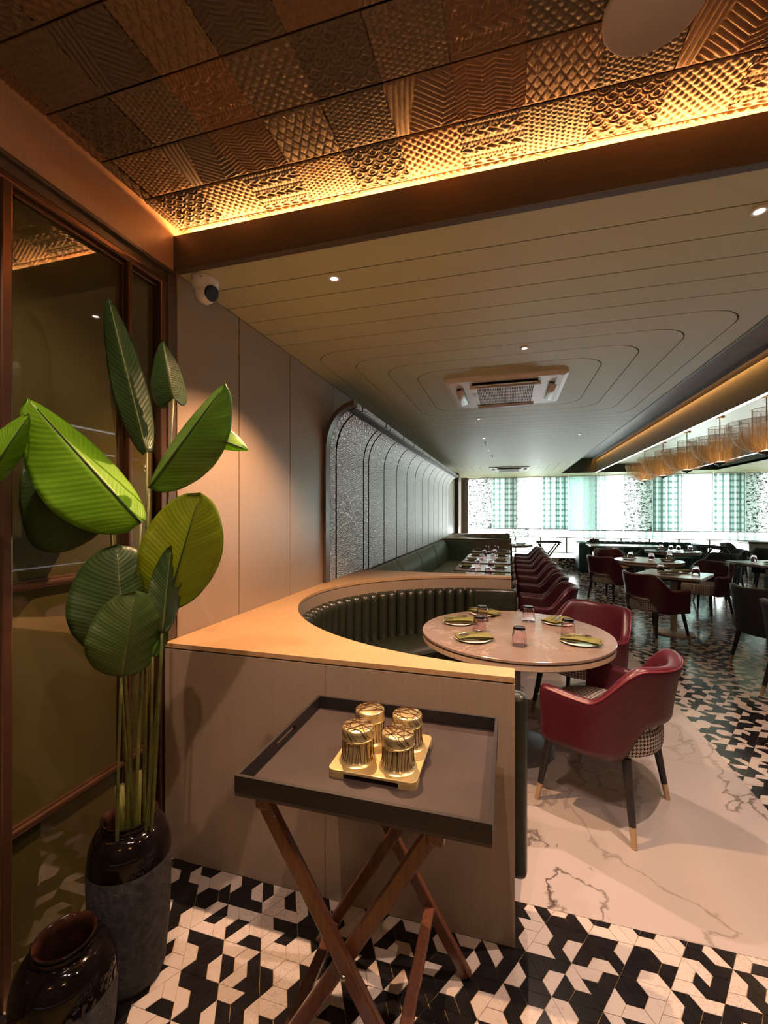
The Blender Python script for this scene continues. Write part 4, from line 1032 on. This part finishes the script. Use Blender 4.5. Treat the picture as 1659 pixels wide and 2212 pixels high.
def setting(x, y, z, rz, where, seed, cutlery=True, group='place settings'):
    o = inst('plate', PLM, None, (x, y, z)); tag(o, 'small white side plate %s' % where, 'plate', 'side plates')
    n_ = inst('napkin', NPM[seed % 3], None, (x + 0.006 * math.cos(rz), y + 0.006 * math.sin(rz), z + 0.0165), (0, 0, rz)); tag(n_, 'folded olive napkin on the plate %s' % where, 'napkin', 'folded napkins')
    if cutlery:
        for me, dy, nm in ((SPM, 0.014, 'spoon'), (FKM, -0.014, 'fork')):
            ox, oy = -0.02, dy; c_, s_ = math.cos(rz + 0.35), math.sin(rz + 0.35)
            q = inst(nm, me, None, (x + ox * c_ - oy * s_, y + ox * s_ + oy * c_, z + 0.0385), (0, 0, rz + 0.35 + (0 if nm == 'spoon' else PI))); tag(q, 'steel %s lying on the napkin %s' % (nm, where), nm, nm + 's')
def at_table(u, v): p = PZ(u, v, TZ); return p.x, p.y
for (u, v, rz, wh, sd) in ((990, 1346, 0.2, 'on the left of the round marble table', 0), (1022, 1382, 0.35, 'at the front left of the round marble table', 1), (1046, 1327, -0.5, 'at the back left of the round marble table', 2),
                           (1203, 1346, 0.9, 'at the back right of the round marble table', 3), (1252, 1389, -0.35, 'at the front right of the round marble table', 4)):
    x, y = at_table(u, v); setting(x, y, TZ, rz, wh, sd)
for (u, v, wh) in ((1036, 1367, 'between the two left plates of the round marble table'), (1042, 1341, 'at the back left of the round marble table, beside the rear plate'), (1142, 1342, 'at the back of the round marble table'),
                   (1122, 1394, 'alone at the front of the round marble table'), (1227, 1374, 'at the right of the round marble table')):
    x, y = at_table(u, v); tumbler(x, y, TZ, 'pink upturned tumbler %s' % wh)
rown2 = ['nearest banquette table', 'second banquette table', 'third banquette table', 'fourth banquette table', 'fifth banquette table', 'last banquette table']
for ((y0, y1), nm, k) in zip(rows, rown2, range(6)):
    ym = (y0 + y1) / 2
    if k: setting(-0.55, ym, TZ, PI / 2 + 0.3 * (k % 2), 'on the wall side of the %s' % nm, k, False); setting(-0.12, ym + 0.02, TZ, PI / 2 - 0.2 * (k % 2), 'on the aisle side of the %s' % nm, k + 1, False)
    tumbler(-0.40, ym - 0.08 + 0.04 * (k % 2), TZ, 'upturned tumbler on the wall side of the %s' % nm); tumbler(-0.235, ym + 0.05, TZ, 'upturned tumbler on the aisle side of the %s' % nm)
for (x, y, rz, wh) in ((1.82, 5.92, 0.5, 'at the front of the square pale table'), (2.02, 6.12, 0.3, 'at the back of the square pale table'), (1.80, 7.62, 0.1, 'on the left of the aisle round table'), (2.30, 7.50, 0.2, 'on the right of the aisle round table'),
                       (2.80, 9.5, 0.2, 'on the left of the rear round table'), (3.25, 9.45, -0.3, 'on the right of the rear round table'), (0.25, 10.45, 0, 'on the far booth table'), (3.60, 7.50, 0.4, 'on the pale square table at the right edge')):
    setting(x, y, TZ, rz, wh, int(x * 10), False)
for (x, y, wh) in ((1.78, 6.06, 'at the left corner of the square pale table'), (2.08, 5.86, 'at the front right of the square pale table'), (1.86, 7.78, 'at the left back of the aisle round table'), (2.06, 7.42, 'at the front of the aisle round table'), (2.11, 7.62, 'in the middle of the aisle round table'), (2.40, 7.76, 'at the right back of the aisle round table'),
                   (2.86, 9.72, 'on the left of the rear round table'), (3.0, 9.62, 'in the middle of the rear round table'), (3.12, 9.60, 'right of the middle on the rear round table'), (3.35, 9.7, 'at the right of the rear round table'), (3.47, 7.70, 'on the pale square table at the right edge'), (0.10, 10.55, 'on the far booth table')):
    tumbler(x, y, TZ, 'clear upturned tumbler %s' % wh)

# ------------------------------------------------------------------ pots and plant
def pot_parts(t, hgt, rs, rr_, rim, neck=0.03):
    # rough body, glazed shoulder and rim, glazed inside
    zb = hgt - 0.13
    body = [(0.0005, 0.0), (rs * 0.80, 0.0), (rs * 0.86, 0.02), (rs * 0.965, zb * 0.45), (rs, zb * 0.85), (rs, zb)]
    MB().lathe(body, 64).build('pot_body', 'pot_rough', t, smooth=True)
    sh = [(rs, zb)] + [(rs - (rs - rr_ * 0.98) * (1 - math.cos(PI / 2 * k / 8)), zb + (0.13 - neck) * math.sin(PI / 2 * k / 8)) for k in range(1, 9)] + [(rr_ * 0.96, hgt - 0.012), (rr_, hgt - 0.006), (rr_ + 0.003, hgt - 0.002), (rr_, hgt)]
    MB().lathe(sh, 64).build('pot_rim', 'pot_glaze', t, smooth=True)
    MB().lathe([(rr_, hgt), (rr_ - 0.007, hgt - 0.003), (rr_ - 0.010, hgt - 0.03), (rs * 0.86, zb - 0.02), (rs * 0.86, hgt - 0.22), (0.0005, hgt - 0.24)], 48).build('pot_inside', 'pot_inside', t, smooth=True)
PX, PY = -1.151, 1.103
plant = thing('potted_plant', 'tall broad-leaved green plant in a black pot with rough sides, by the glass partition', 'plant', (PX, PY, 0))
pot_parts(plant, 0.50, 0.118, 0.078, 0.0)
t2 = thing('floor_vase', 'empty black pot with glossy rim in the bottom left corner', 'vase', (-1.111, 0.862, 0))
pot_parts(t2, 0.35, 0.118, 0.070, 0.0)
O_ = Vector((PX, PY, 0))
CAMP = Vector((0, 0, H))
def leaf(bpx, tpx, db, dt, wl, wr, mat, W=None, bend=0.0, pw=0.85, sq=0.75, twist=0.0, cup=0.0):
    """base and tip pixels with their distances; apparent half widths left/right (pixels, looking from base to tip)"""
    B = P(*bpx, db); T = P(*tpx, dt); ax = T - B; Ln = ax.length; a = ax.normalized(); mid = (B + T) / 2; dm = (db + dt) / 2
    vw = (mid - CAMP).normalized(); S = vw.cross(a).normalized(); S = -S if S.dot(Vector((CS, SN, 0))) * 1 < 0 and False else S
    Nn = a.cross(S).normalized(); Nn = Nn if Nn.dot(vw) < 0 else -Nn
    left = a.cross(-vw).normalized() * -1      # left of travel as the camera sees it
    wl = wl * dm / F; wr = wr * dm / F; Wt = max(wl, wr) * 1.02 if W is None else W * dm / F
    NU, NV = 28, 8; g = []
    for i in range(NU + 1):
        tt = i / NU; c = B + ax * tt + Nn * bend * 4 * tt * (1 - tt)
        w_ = (math.sin(PI * min(1, (0.02 + 0.98 * tt) ** pw)) ** sq) if tt < 1 else 0.0
        row = []
        for j in range(-NV, NV + 1):
            s = j / NV; app = wl if s < 0 else wr
            cosf = min(1, app / Wt); sinf = math.sqrt(max(0, 1 - cosf * cosf))
            lat_ = left * (1 if s < 0 else -1) * cosf + Nn * (-sinf + cup * abs(s))
            p_ = c + lat_ * abs(s) * Wt * w_ + Nn * (0.0025 * math.sin(tt * 42 - abs(s) * 9) * abs(s) + 0.010 * math.sin(tt * 9 + s * 2) * abs(s) ** 2)
            row.append(p_ - O_)
        g.append(row)
    m = MB().grid(g); nv = 2 * NV + 1
    me = m.mesh('leaf', mat, smooth=True); uv = me.uv_layers.new(name='UVMap')
    for lp in me.loops: i, j = divmod(lp.vertex_index, nv); uv.data[lp.index].uv = (j / (nv - 1), i / NU)
    o = inst('leaf', me, plant); so = o.modifiers.new('s', 'SOLIDIFY'); so.thickness = 0.0009
    rib = [B + ax * tt + Nn * (bend * 4 * tt * (1 - tt) + 0.0008) - O_ for tt in [k / 12 for k in range(12)]]
    MB().tube(rib, [0.0034 - 0.0025 * k / 11 for k in range(12)], 6).build('midrib', 'midrib_dark' if mat in ('leaf_bright', 'leaf_mid', 'leaf_olive') else 'stem', o, smooth=True)
    return B
def stem(b, root, bow=0.0, r0=0.006, r1=0.0035):
    base = O_ + Vector((root[0], root[1], 0.30)); pts = []
    for k in range(9):
        f = k / 8; p = base + (b - base) * f; p.x += bow * math.sin(PI * f); pts.append(p - O_)
    MB().tube(pts, [r0 + (r1 - r0) * k / 8 for k in range(9)], 8).build('stem', 'stem', plant, smooth=True)
L = []
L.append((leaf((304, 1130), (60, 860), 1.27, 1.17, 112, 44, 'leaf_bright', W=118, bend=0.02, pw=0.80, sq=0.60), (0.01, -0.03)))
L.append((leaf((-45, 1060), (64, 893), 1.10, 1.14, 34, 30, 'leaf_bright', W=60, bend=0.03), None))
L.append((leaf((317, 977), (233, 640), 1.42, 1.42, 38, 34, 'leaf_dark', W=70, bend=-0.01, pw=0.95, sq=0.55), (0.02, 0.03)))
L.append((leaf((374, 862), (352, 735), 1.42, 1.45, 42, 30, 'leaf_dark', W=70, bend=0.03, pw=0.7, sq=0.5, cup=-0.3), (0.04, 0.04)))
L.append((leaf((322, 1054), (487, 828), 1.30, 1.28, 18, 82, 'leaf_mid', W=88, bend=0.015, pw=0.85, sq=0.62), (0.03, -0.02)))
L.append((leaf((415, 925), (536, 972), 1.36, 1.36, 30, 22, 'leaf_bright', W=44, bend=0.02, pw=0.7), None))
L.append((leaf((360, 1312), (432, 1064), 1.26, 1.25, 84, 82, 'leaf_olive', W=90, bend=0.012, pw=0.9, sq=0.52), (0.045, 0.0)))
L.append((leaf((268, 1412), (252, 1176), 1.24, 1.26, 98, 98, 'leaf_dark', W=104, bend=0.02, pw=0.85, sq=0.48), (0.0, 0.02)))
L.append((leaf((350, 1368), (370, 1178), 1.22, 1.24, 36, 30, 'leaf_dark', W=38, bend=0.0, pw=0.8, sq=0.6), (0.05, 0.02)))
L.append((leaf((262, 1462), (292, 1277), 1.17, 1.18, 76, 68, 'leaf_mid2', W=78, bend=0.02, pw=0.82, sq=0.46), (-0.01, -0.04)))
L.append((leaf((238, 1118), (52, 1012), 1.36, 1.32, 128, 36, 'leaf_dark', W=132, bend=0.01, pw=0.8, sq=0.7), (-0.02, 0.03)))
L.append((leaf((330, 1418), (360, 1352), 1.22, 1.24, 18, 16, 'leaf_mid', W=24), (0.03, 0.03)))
for k, (b, root) in enumerate(L):
    if root: stem(b, root, 0.004 * ((k % 3) - 1), 0.0062, 0.0036)
for (dx, dy, h_, lx) in ((0.005, -0.02, 0.60, -0.015), (0.022, -0.03, 0.60, -0.035), (-0.03, -0.02, 0.585, -0.005), (0.03, 0.0, 0.64, 0.01)):
    MB().tube([(dx, dy, 0.30), (dx * 0.8 + lx * 0.6, dy, 0.50), (dx * 0.8 + lx, dy, h_)], [0.008, 0.0085, 0.0088], 10).build('cut_stem', 'stem', plant, smooth=True)
